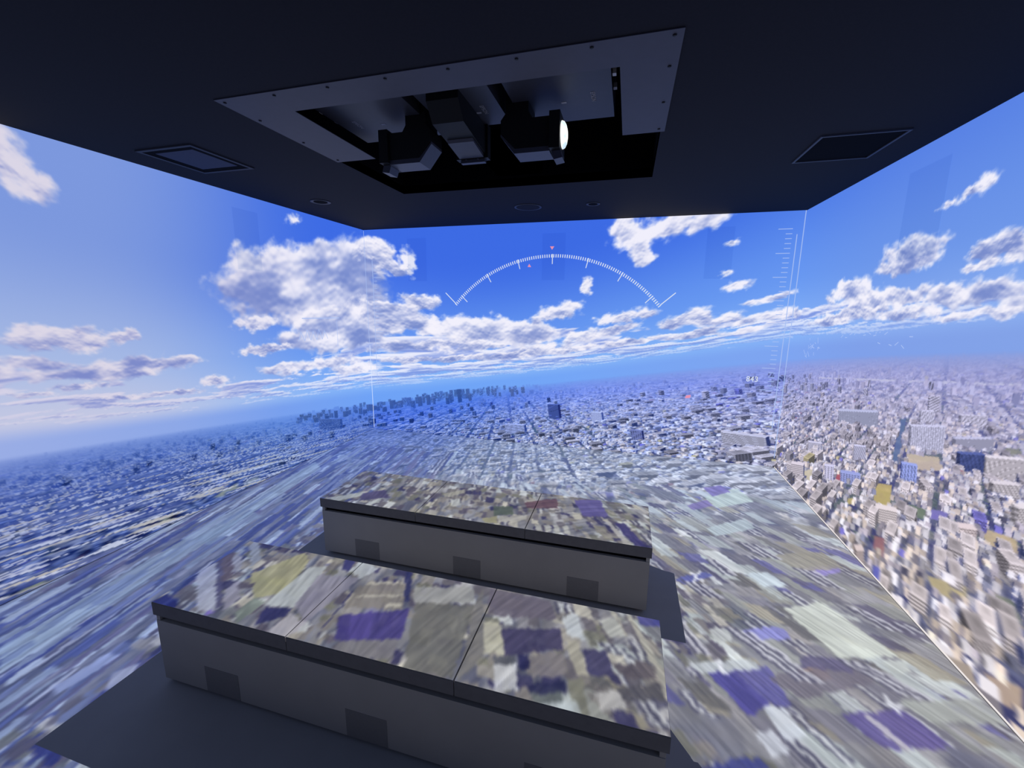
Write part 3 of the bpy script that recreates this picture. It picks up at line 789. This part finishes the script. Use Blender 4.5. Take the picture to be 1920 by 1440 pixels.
# ================================================================== materials
M = {
    'wall': mat('screen_wall_paint', (.10, .10, .11), .9, .05),
    'floor': mat('floor_paint', (FLOOR_ALBEDO,) * 3, .75, .12, noise=.03, nscale=8),
    'ceiling': mat('black_ceiling_paint', (.0105, .0105, .0165), .85, .15, noise=.1, nscale=90),
    'recess': mat('recess_black', (.002, .002, .003), .95, .03),
    'plate': mat('grey_steel_plate', (.044, .042, .060), .55, .3, noise=.05, nscale=25),
    'body': mat('projector_grey_shell', (.028, .029, .042), .5, .3),
    'black': mat('black_plastic', (.004, .004, .005), .55, .2),
    'band': mat('lens_trim_plastic', (.036, .037, .055), .45, .35),
    'screw': mat('dark_screw', (.012, .012, .016), .5, .4, metal=.5),
    'bench': mat('bench_laminate', (.36, .345, .32), .7, .15, noise=.03, nscale=6),
    'seat': mat('bench_lid_laminate', (SEAT_ALBEDO, SEAT_ALBEDO, SEAT_ALBEDO * .98), .75, .1, noise=.03, nscale=8),
    'lip': mat('bench_lid_edge', (.17, .165, .165), .75, .1),
    'groove': mat('dark_groove', (.006, .006, .008), .9, .05),
    'hatch': mat('bench_hatch', (.21, .205, .20), .75, .1, noise=.04, nscale=120),
    'vent_frame': mat('vent_frame_paint', (.020, .020, .028), .6, .25),
    'vent_dark': mat('vent_shadow_gap', (.003, .003, .005), .9, .05),
    'vent_pale': mat('vent_filter_panel', (.050, .058, .095), .8, .1, noise=.1, nscale=300),
    'ring': mat('fitting_ring', (.040, .042, .058), .55, .3),
    'print': mat('grey_print', (.26, .26, .30), .7, .1),
    'white_bit': mat('white_connector', (.6, .6, .65), .5, .3),
}

def picture_material():
    m = bpy.data.materials.new('projected_picture'); m.use_nodes = True
    nt = m.node_tree; b = nt.nodes['Principled BSDF']
    b.inputs['Base Color'].default_value = (.06, .06, .065, 1); b.inputs['Roughness'].default_value = .95
    b.inputs['Specular IOR Level'].default_value = .02
    at = nt.nodes.new('ShaderNodeAttribute'); at.attribute_name = 'picture'
    nt.links.new(at.outputs['Color'], b.inputs['Emission Color']); b.inputs['Emission Strength'].default_value = 1.0
    m.cycles.emission_sampling = 'NONE'
    return m

def slide_material():
    m = bpy.data.materials.new('projector_slide'); m.use_nodes = True
    nt = m.node_tree; nt.nodes.clear()
    out = nt.nodes.new('ShaderNodeOutputMaterial'); tr = nt.nodes.new('ShaderNodeBsdfTransparent')
    at = nt.nodes.new('ShaderNodeAttribute'); at.attribute_name = 'picture'
    nt.links.new(at.outputs['Color'], tr.inputs['Color']); nt.links.new(tr.outputs['BSDF'], out.inputs['Surface'])
    return m

def overlay_material(name, color, strength):
    m = bpy.data.materials.new(name); m.use_nodes = True
    nt = m.node_tree; b = nt.nodes['Principled BSDF']
    b.inputs['Base Color'].default_value = (.1, .1, .1, 1)
    b.inputs['Emission Color'].default_value = (*color, 1); b.inputs['Emission Strength'].default_value = strength
    m.cycles.emission_sampling = 'NONE'
    return m

M['absorber'] = mat('blackout_flock', (0, 0, 0), 1.0, 0.0)
PIC = picture_material(); SLIDE = slide_material()
HUD = overlay_material('instrument_white', (.80, .88, 1.0), .85)
HUD_DIM = overlay_material('instrument_pale', (.42, .56, .95), .85)
HUD_RED = overlay_material('instrument_pink', (.85, .30, .45), .9)
SEAM = overlay_material('picture_overlap_line', (.66, .76, 1.0), .95)
SEAM_WARM = overlay_material('picture_overlap_line_warm', (.95, .88, .85), .9)

# ================================================================== the room
T = .12
floor = struct('floor', box(-T, RW + T, -RD - T, T, -.10, 0), M['floor'], 'pale grey floor carrying the projected city')
wall_front = struct('wall_front', box(-T, RW + T, .004, T, 0, RH), M['wall'], 'front projection wall with sky and city')
wall_left = struct('wall_left', box(-T, -.004, -RD, 0, 0, RH), M['wall'], 'left projection wall with clouds and blue city')
wall_right = struct('wall_right', box(RW + .004, RW + T, -RD, 0, 0, RH), M['wall'], 'right projection wall with city blocks')
wall_back = struct('wall_back', box(-T, RW + T, -RD - T, -RD - .004, 0, RH), M['wall'], 'dark back wall behind the viewer')
# ceiling with the rectangular opening for the projectors
OX0, OX1, OY0, OY1 = 1.335, 3.270, -3.000, -1.372
bm = bmesh.new()
add_box(bm, -T, OX0, -RD - T, T, RH, RH + .06); add_box(bm, OX1, RW + T, -RD - T, T, RH, RH + .06)
add_box(bm, OX0, OX1, -RD - T, OY0, RH, RH + .06); add_box(bm, OX0, OX1, OY1, T, RH, RH + .06)
ceiling = struct('ceiling', bm, M['ceiling'], 'near black painted ceiling')
bm = bmesh.new()
RZ = RH + .55
add_box(bm, OX0 - .02, OX0, OY0 - .02, OY1 + .02, RH + .001, RZ); add_box(bm, OX1, OX1 + .02, OY0 - .02, OY1 + .02, RH + .001, RZ)
add_box(bm, OX0, OX1, OY0 - .02, OY0, RH + .001, RZ); add_box(bm, OX0, OX1, OY1, OY1 + .02, RH + .001, RZ)
add_box(bm, OX0 - .02, OX1 + .02, OY0 - .02, OY1 + .02, RZ, RZ + .02)
rec = obj('recess_lining', bm, M['recess'], ceiling)

# ---- pictures on the walls
CELL = .007
ROWS = make_city(np.random.default_rng(4))
PICS = {}
AMB = .012
def hang(wall, name, O, U, V, us, vs, detail, inward, part='projected_picture'):
    s = wall_picture(name, O, U, V, us, vs, ROWS, detail)
    uu, vv = np.meshgrid(us, vs, indexing='ij')
    P = np.array(O) + uu[..., None] * np.array(U) + vv[..., None] * np.array(V) + np.array(inward) * 0.0
    o = link(part, grid_mesh(part, P, np.maximum(lin(s.img) - AMB, 0)), PIC, wall)
    return s
def span(a, b, c):
    return np.linspace(a, b, int(round((b - a) / c)) + 1)
VS = span(0, RH, CELL)
PICS['front'] = hang(wall_front, 'front', (0, 0, 0), (1, 0, 0), (0, 0, 1), span(0, RW, CELL), VS, True, (0, -1, 0))
PICS['left'] = hang(wall_left, 'left', (0, 0, 0), (0, -1, 0), (0, 0, 1), span(0, 4.0, CELL), VS, True, (1, 0, 0))
PICS['right'] = hang(wall_right, 'right', (RW, 0, 0), (0, -1, 0), (0, 0, 1), span(0, 3.4, CELL), VS, True, (-1, 0, 0))
VC = span(0, RH, .025)
hang(wall_left, 'left_rear', (0, 0, 0), (0, -1, 0), (0, 0, 1), span(4.0, RD, .025), VC, False, (1, 0, 0))
hang(wall_right, 'right_rear', (RW, 0, 0), (0, -1, 0), (0, 0, 1), span(3.4, RD, .025), VC, False, (-1, 0, 0))

# ---- flush speaker panels in the walls: they take the picture a little darker
def speaker_panel(wall, key, u0, u1, v0, v1, inward):
    s = PICS[key]; i0, i1 = int(u0 / CELL), int(u1 / CELL); j0, j1 = int(v0 / CELL), int(v1 / CELL)
    us = s.us[i0:i1 + 1]; vs = s.vs[j0:j1 + 1]; img = s.img[i0:i1 + 1, j0:j1 + 1]
    uu, vv = np.meshgrid(us, vs, indexing='ij')
    P = s.O + uu[..., None] * s.U + vv[..., None] * s.V + np.array(inward) * .003
    link('speaker_panel', grid_mesh('speaker_panel', P, np.maximum(lin(img) - AMB, 0) * np.array((.86, .90, .95))), PIC, wall)
for xc in (.714, 2.35, 3.99):
    speaker_panel(wall_front, 'front', xc - .125, xc + .125, 1.89, 2.38, (0, -1, 0))
speaker_panel(wall_left, 'left', 1.54, 1.79, 1.89, 2.38, (1, 0, 0))
speaker_panel(wall_right, 'right', 1.52, 1.86, 1.89, 2.38, (-1, 0, 0))

# ---- instrument overlay of the flight picture
class Flat:
    """thin strips lying just in front of a wall: local (u, v)"""
    def __init__(s, wall):
        s.wall = wall; s.bm = bmesh.new()
        s.f = {'front': lambda u, v: (u, -.005, v), 'left': lambda u, v: (.005, -u, v), 'right': lambda u, v: (RW - .005, -u, v)}[wall]
    def quad(s, pts):
        s.bm.faces.new([s.bm.verts.new(s.f(*p)) for p in pts]); return s
    def line(s, a, b, w):
        d = Vector((b[0] - a[0], b[1] - a[1])); n = Vector((-d.y, d.x)).normalized() * w / 2
        return s.quad([(a[0] + n.x, a[1] + n.y), (b[0] + n.x, b[1] + n.y), (b[0] - n.x, b[1] - n.y), (a[0] - n.x, a[1] - n.y)])
    def make(s, name, m, stuff=False):
        o = obj(name, s.bm, m, {'front': wall_front, 'left': wall_left, 'right': wall_right}[s.wall])
        if stuff: o['kind'] = 'stuff'
        return o
AC, AR = (2.335, .661), 1.485
a0, a1 = math.atan2(1.626 - AC[1], 1.199 - AC[0]), math.atan2(1.626 - AC[1], 3.477 - AC[0])
f = Flat('front'); NT = 105
for k in range(NT + 1):
    a = a0 + (a1 - a0) * k / NT; d = (math.cos(a), math.sin(a))
    r0, r1 = AR - .017, AR + .017
    f.line((AC[0] + d[0] * r0, AC[1] + d[1] * r0), (AC[0] + d[0] * r1, AC[1] + d[1] * r1), .0095)
f.make('heading_scale', HUD, True)
for k in range(-3, 4):
    a = math.pi / 2 - k * .262; d = (math.cos(a), math.sin(a))
    Flat('front').line((AC[0] + d[0] * (AR - .085), AC[1] + d[1] * (AR - .085)), (AC[0] + d[0] * (AR + .02), AC[1] + d[1] * (AR + .02)), .008).make('heading_tick', HUD)
for a, b in (((1.072, 1.755), (1.205, 1.626)), ((3.477, 1.631), (3.618, 1.755))):
    Flat('front').line(a, b, .009).make('scale_end_line', HUD)
Flat('front').quad([(2.305, 2.245), (2.352, 2.245), (2.329, 2.210)]).make('heading_pointer', HUD_RED)
Flat('front').quad([(2.060, 2.035), (2.100, 2.032), (2.078, 2.068)]).make('heading_pointer', HUD_RED)
Flat('front').quad([(3.79, .665), (3.84, .672), (3.845, .705), (3.80, .695)]).make('target_mark', HUD_RED)
# speed and height ladders at both ends of the front wall
f = Flat('front')
for k in range(34):
    z = .62 + k * .044; w = .10 if k % 5 == 0 else .045
    f.line((.115, z), (.115 + w, z), .005)
f.make('speed_ladder', HUD_DIM, True)
Flat('front').line((.095, .60), (.105, 2.14), .006).make('speed_ladder_line', HUD_DIM)
f = Flat('front')
for k in range(36):
    z = .80 + k * .044; w = .12 if k % 5 == 0 else .055
    f.line((4.60 - w, z), (4.60, z), .006)
f.make('height_ladder', HUD_DIM, True)
Flat('front').line((4.636, .40), (4.640, 2.29), .007).make('height_ladder_line', HUD_DIM)
Flat('front').line((4.690, .10), (4.690, 2.499), .007).make('overlap_line', HUD_DIM)
Flat('front').line((.010, .02), (.010, 1.10), .007).make('overlap_line', SEAM)
Flat('front').line((.006, 1.10), (.006, 2.49), .005).make('overlap_line', HUD_DIM)
f = Flat('left'); f.line((1.124, 1.467), (.557, 1.459), .008); f.line((.60, 1.43), (.61, 1.02), .005); f.line((.635, .80), (.638, .74), .010); f.line((1.036, 1.052), (.355, 1.070), .008)
for k in range(5):
    x = 1.19 - k * .085; f.line((x, 1.24), (x - .04, 1.33 + .02 * (k % 2)), .006); f.line((x - .04, 1.33 + .02 * (k % 2)), (x - .085, 1.24), .006)
f.make('radar_trace', HUD_DIM, True)
f = Flat('right'); rr = np.random.default_rng(2)
for k in range(16):
    a = (.50 + rr.uniform(-.13, .16), 1.28 + rr.uniform(-.09, .07)); f.line(a, (a[0] + rr.uniform(-.07, .07), a[1] + rr.uniform(-.05, .05)), .006)
for k in range(14):
    a = (1.0 + k * .06, 1.425 + rr.uniform(-.03, .03)); f.line(a, (a[0] + .03, a[1] + rr.uniform(-.02, .03)), .005)
f.make('radar_trace', HUD_DIM, True)
# bright overlap of the right wall and floor pictures
Flat('right').line((.02, .006), (3.4, .006), .010).make('overlap_line', SEAM_WARM)

def text_mesh(name, body, size, m, parent, matrix):
    cu = bpy.data.curves.new(name, 'FONT'); cu.body = body; cu.size = size; cu.align_x = 'CENTER'; cu.align_y = 'CENTER'; cu.extrude = .0004
    t = bpy.data.objects.new(name, cu); COL.objects.link(t)
    me = bpy.data.meshes.new_from_object(t.evaluated_get(bpy.context.evaluated_depsgraph_get()))
    bpy.data.objects.remove(t, do_unlink=True)
    me.transform(matrix); me.materials.clear()
    return link(name, me, m, parent)
text_mesh('height_readout', '843', .075, HUD, wall_front, Matrix.Translation((4.405, -.006, .902)) @ Matrix.Rotation(math.pi / 2, 4, 'X'))

# ================================================================== benches
BX0, BX1, BH = 1.325, 3.352, .385
def bench(y0, y1, label, hatches):
    t = thing('bench', label, 'bench', group='long benches')
    obj('body', box(BX0 + .008, BX1 - .008, y0 + .004, y1 - .004, .018, .300), M['bench'], t, .003)
    obj('plinth', box(BX0 + .04, BX1 - .04, y0 + .045, y1 - .045, 0, .018), M['groove'], t)
    obj('shadow_gap', box(BX0 + .027, BX1 - .027, y0 + .022, y1 - .022, .300, .326), M['groove'], t)
    for xe in (BX0 + .008, BX1 - .026):
        obj('end_block', box(xe, xe + .018, y0 + .006, y1 - .006, .300, .326), M['bench'], t)
    L = (BX1 - BX0) / 3
    for k in range(3):
        x0, x1 = BX0 + k * L + (.0015 if k else 0), BX0 + (k + 1) * L - (.0015 if k < 2 else 0)
        p = obj('seat_panel', box(x0, x1, y0, y1, .326, BH - .004), M['lip'], t, .002)
        obj('seat_top', box(x0 + .001, x1 - .001, y0 + .001, y1 - .001, BH - .004, BH), M['seat'], p, .001)
    for xc in hatches:
        h = obj('hatch', box(xc - .086, xc + .086, y0 + .003, y0 + .010, .019, .138), M['hatch'], t)
    return t
HX = (1.652, 2.325, 3.005)
bench(-3.560, -3.085, 'long grey bench nearest the viewer, its top lit with roofs', HX)
bench(-2.566, -2.090, 'long grey bench farther back, nearer the front wall', HX)

# ================================================================== ceiling plate and projectors
PX0, PX1, PY0, PY1 = 1.320, 3.290, -3.010, -2.172
IX0, IX1, IY0 = 1.595, 3.080, -2.832
PZ = RH - .004
plate = thing('mounting_plate', 'grey U-shaped steel plate around the ceiling projectors', 'plate')
outline = [(PX0, PY0), (PX1, PY0), (PX1, PY1), (IX1, PY1), (IX1, IY0), (IX0, IY0), (IX0, PY1), (PX0, PY1)]
bm = bmesh.new()
add_box(bm, PX0, PX1, PY0, IY0, PZ, RH - .001); add_box(bm, PX0, IX0, IY0, PY1, PZ, RH - .001); add_box(bm, IX1, PX1, IY0, PY1, PZ, RH - .001)
obj('sheet', bm, M['plate'], plate)
scr = None
pts = [(PX0 + .03 + k * (PX1 - PX0 - .06) / 7, PY0 + .03) for k in range(8)] + [(PX0 + .03, PY0 + .22 + k * .29) for k in range(3)] + [(PX1 - .03, PY0 + .22 + k * .29) for k in range(3)]
for (x, y) in pts:
    if scr is None:
        scr = obj('screw', lathe([(.007, 0), (.007, -.003), (.004, -.0045)], (0, 0, 0), 10), M['screw'], plate)
        o = scr
    else:
        o = scr.copy(); COL.objects.link(o)
    o.location = (x, y, PZ)

def projector(name_label, bx0, bx1, mode, lit):
    t = thing('projector', name_label, 'projector', group='ceiling projectors')
    z0 = RH + .080
    body = obj('body', box(bx0, bx1, -2.86, -2.26 if mode == 'mid' else -2.20, z0, z0 + .19), M['body'], t, .006)
    obj('rating_label', box(bx0 + .23, bx0 + .255, -2.42, -2.405, z0 - .001, z0 + .002), M['print'], body)
    text_mesh('maker_name', 'EPSON', .030, M['print'], body, Matrix.Translation((bx1 - .09 if mode != 'left' else bx0 + .10, -2.44, z0 - .0008)) @ Matrix.Rotation(math.pi / 2, 4, 'Z') @ Matrix.Rotation(math.pi, 4, 'X'))
    for k in range(0 if mode == 'mid' else 2):
        sx = bx1 + .012 if mode == 'right' else bx0 - .012
        obj('connector', box(sx - .008, sx + .008, -2.60 + k * .12, -2.575 + k * .12, z0 + .01, z0 + .03), M['white_bit'] if k == 0 else M['print'], body)
    xm = (bx0 + bx1) / 2
    obj('hanger', box(xm - .03, xm + .03, -2.58, -2.52, z0 + .19, RZ), M['black'], t)
    # periscope lens: down out of the body, then sideways
    if mode in ('left', 'right'):
        sg = 1 if mode == 'right' else -1
        c0 = 2.585 if mode == 'right' else 2.030
        X = lambda d: c0 + sg * d
        y0, y1 = -2.475, -2.330
        pr = [(X(-.085), 2.505), (X(-.085), 2.450), (X(-.015), 2.375), (X(.175), 2.375), (X(.175), 2.505), (X(.075), 2.505), (X(.055), 2.535), (X(.055), 2.66), (X(-.06), 2.66), (X(-.06), 2.535)]
        arm = obj('lens_arm', prism(pr if sg > 0 else pr[::-1], 'y', y0, y1), M['black'], t, .008)
        bp = [(X(-.088), 2.448), (X(-.088), 2.436), (X(-.017), 2.352), (X(.160), 2.352), (X(.160), 2.374), (X(-.014), 2.374)]
        obj('trim_band', prism(bp if sg > 0 else bp[::-1], 'y', y0 + .008, y1 - .008), M['band'], arm, .003)
        xa, xb = sorted((X(.160), X(.212)))
        collar = obj('lens_collar', box(xa, xb, y0 - .012, y1 + .012, 2.358, 2.522), M['black'], t, .010)
        obj('shutter_tab', prism([(X(.165), 2.36), (X(.212), 2.36), (X(.222), 2.325), (X(.180), 2.318)] if sg > 0 else [(X(.180), 2.318), (X(.222), 2.325), (X(.212), 2.36), (X(.165), 2.36)], 'y', y0 + .03, y1 - .03), M['band'], collar, .002)
        xl = X(.212)
        prof = [(.062, -sg * .004), (.062, sg * .004), (.058, sg * .012), (.045, sg * .020), (.026, sg * .025), (.004, sg * .027)]
        obj('lens_glass', lathe(prof, (xl, (y0 + y1) / 2, 2.440), 28, 'x'), M['lens_lit'] if lit else M['lens_dark'], t, smooth=True)
        for k in range(2):
            obj('screw', lathe([(.005, 0), (.005, -.004)], (X(.185), y0 + .04 + k * .06, 2.358), 10), M['ring'], collar)
    else:
        x0, x1 = 2.190, 2.352
        pr = [(-2.665, 2.66), (-2.665, 2.545), (-2.600, 2.470), (-2.250, 2.430), (-2.250, 2.565), (-2.500, 2.580), (-2.500, 2.66)]
        arm = obj('lens_arm', prism(pr, 'x', x0, x1), M['black'], t, .012)
        bp = [(-2.450, 2.4515), (-2.440, 2.438), (-2.280, 2.414), (-2.280, 2.432)]
        obj('trim_band', prism(bp, 'x', x0 + .010, x1 - .010), M['band'], arm, .003)
        collar = obj('lens_collar', box(x0 - .012, x1 + .012, -2.275, -2.225, 2.412, 2.580), M['black'], t, .010)
        obj('shutter_tab', box(x0 + .01, x1 - .01, -2.262, -2.232, 2.396, 2.412), M['band'], collar, .002)
        prof = [(.060, -.004), (.060, .004), (.045, .016), (.004, .024)]
        obj('lens_glass', lathe(prof, ((x0 + x1) / 2, -2.225, 2.495), 28, 'y'), M['lens_dark'], t, smooth=True)
        for k in range(2):
            obj('screw', lathe([(.005, 0), (.005, -.004)], (x0 + .045 + k * .07, -2.27, 2.412), 10), M['ring'], collar)
    return t

def lens_material():
    m = bpy.data.materials.new('lit_lens'); m.use_nodes = True
    nt = m.node_tree; b = nt.nodes['Principled BSDF']
    b.inputs['Base Color'].default_value = (.05, .05, .05, 1); b.inputs['Roughness'].default_value = .1
    tc = nt.nodes.new('ShaderNodeTexCoord'); vo = nt.nodes.new('ShaderNodeTexVoronoi'); vo.inputs['Scale'].default_value = 45
    rp = nt.nodes.new('ShaderNodeValToRGB')
    rp.color_ramp.elements[0].color = (.35, .45, .60, 1); rp.color_ramp.elements[1].color = (1, 1, .96, 1)
    rp.color_ramp.elements[0].position = .1; rp.color_ramp.elements[1].position = .45
    e = rp.color_ramp.elements.new(.25); e.color = (.75, .95, 1, 1)
    nt.links.new(tc.outputs['Object'], vo.inputs['Vector']); nt.links.new(vo.outputs['Color'], rp.inputs['Fac'])
    nt.links.new(rp.outputs['Color'], b.inputs['Emission Color']); b.inputs['Emission Strength'].default_value = 1.25
    m.cycles.emission_sampling = 'NONE'
    return m
M['lens_lit'] = lens_material()
M['lens_dark'] = mat('lens_glass_dark', (.01, .012, .03), .08, .8)
projector('black periscope projector at left, lens turned to the left wall', 1.565, 2.060, 'left', False)
projector('black periscope projector in the middle, lens toward the front wall', 2.122, 2.490, 'mid', False)
projector('black periscope projector at right with glowing white lens', 2.560, 3.035, 'right', True)

# ---- the downward projector that throws the picture on floor and benches
fp = thing('floor_projector', 'black downward projector hidden in the dark ceiling recess', 'projector')
SD = .05
SZ = LAMP[2] - SD
hx0, hx1, hy0, hy1 = LAMP[0] - .15, LAMP[0] + .15, LAMP[1] - .17, LAMP[1] + .15
bm = bmesh.new()
for b in ((hx0 - .01, hx0, hy0, hy1), (hx1, hx1 + .01, hy0, hy1), (hx0 - .01, hx1 + .01, hy0 - .01, hy0), (hx0 - .01, hx1 + .01, hy1, hy1 + .01)):
    add_box(bm, *b, SZ - .001, LAMP[2] + .12)
add_box(bm, hx0 - .01, hx1 + .01, hy0 - .01, hy1 + .01, LAMP[2] + .12, LAMP[2] + .13)
add_box(bm, LAMP[0] - .03, LAMP[0] + .03, LAMP[1] - .03, LAMP[1] + .03, LAMP[2] + .13, RZ)
obj('housing', bm, M['absorber'], fp)
lamp.parent = fp

def slide(us, vs, detail):
    s = floor_picture(us, vs, ROWS) if detail else None
    uu, vv = np.meshgrid(us, vs, indexing='ij')
    X, Y = uu, -vv
    if detail:
        img = s.img
    else:
        img = np.broadcast_to(C(112, 112, 126), uu.shape + (3,)) * (.7 + .6 * fbm(uu * 9, vv * 5, 4, 3))[..., None]
    want = np.maximum(lin(img) * FLOOR_GAIN - FLOOR_AMB, 0)
    h = LAMP[2]
    r2 = (X - LAMP[0]) ** 2 + (Y - LAMP[1]) ** 2 + h * h
    E = LAMP_POWER / (4 * math.pi) / r2 * (h / np.sqrt(r2))      # irradiance for a clear slide
    Tm = np.clip(want * math.pi / (FLOOR_ALBEDO * E)[..., None], 0, 1)
    k = SD / h
    P = np.stack([LAMP[0] + (X - LAMP[0]) * k, LAMP[1] + (Y - LAMP[1]) * k, np.full(X.shape, SZ)], -1)
    return P, Tm
FLOOR_GAIN, FLOOR_AMB = 1.0, .03
P, Tm = slide(span(0, RW, CELL), span(0, 4.6, CELL), True)
link('slide', grid_mesh('slide', P, Tm), SLIDE, fp)
P2, Tm2 = slide(span(0, RW, .04), span(4.6, RD, .04), False)
link('slide', grid_mesh('slide', P2, Tm2), SLIDE, fp)
sx0, sx1, sy1, sy0 = P[0, 0, 0], P[-1, 0, 0], P[0, 0, 1], P2[0, -1, 1]
bm = bmesh.new()
for b in ((hx0, sx0, hy0, hy1), (sx1, hx1, hy0, hy1), (sx0, sx1, hy0, sy0), (sx0, sx1, sy1, hy1)):
    add_box(bm, *b, SZ - .0002, SZ + .0002)
obj('slide_frame', bm, M['absorber'], fp)

# ================================================================== ceiling fittings
def ring_frame(x0, x1, y0, y1, w, z0, z1):
    bm = bmesh.new()
    add_box(bm, x0, x1, y0, y0 + w, z0, z1); add_box(bm, x0, x1, y1 - w, y1, z0, z1)
    add_box(bm, x0, x0 + w, y0 + w, y1 - w, z0, z1); add_box(bm, x1 - w, x1, y0 + w, y1 - w, z0, z1)
    return bm
t = thing('ceiling_vent', 'square ceiling vent with pale filter panel above the left wall', 'vent', group='ceiling vents')
obj('outer_frame', ring_frame(.265, .695, -2.640, -2.205, .022, RH - .008, RH - .0005), M['vent_frame'], t)
obj('inner_frame', ring_frame(.287, .673, -2.618, -2.227, .042, RH - .005, RH - .0005), M['vent_dark'], t)
obj('filter_panel', box(.332, .628, -2.573, -2.272, RH - .004, RH - .0005), M['vent_pale'], t)
t = thing('ceiling_vent', 'square dark ceiling vent with thin frame near the right wall', 'vent', group='ceiling vents')
obj('outer_frame', ring_frame(4.090, 4.490, -1.905, -1.480, .012, RH - .008, RH - .0005), M['ring'], t)
obj('grille', box(4.102, 4.478, -1.893, -1.492, RH - .003, RH - .0005), M['vent_dark'], t)
for (x, y, r, lab) in ((.482, -1.319, .085, 'round recessed downlight in the ceiling near the left wall'), (2.808, -.692, .060, 'small round recessed downlight close to the front wall')):
    t = thing('downlight', lab, 'downlight', group='recessed downlights')
    obj('trim_ring', lathe([(r, 0), (r, -.004), (r * .9, -.007), (r * .72, -.004), (r * .70, -.001)], (x, y, RH - .0005), 32), M['ring'], t, smooth=True)
    obj('aperture', lathe([(r * .66, 0), (r * .66, -.0052), (r * .5, -.0058)], (x, y, RH - .0005), 28), M['vent_dark'], t)
t = thing('ceiling_speaker', 'wide round ceiling speaker between the recess and front wall', 'speaker')
obj('rim', lathe([(.125, 0), (.125, -.004), (.118, -.006), (.110, -.004)], (2.222, -.706, RH - .0005), 40), M['ring'], t, smooth=True)
obj('grille', lathe([(.108, 0), (.108, -.005), (.09, -.0062)], (2.222, -.706, RH - .0005), 36), M['ceiling'], t)
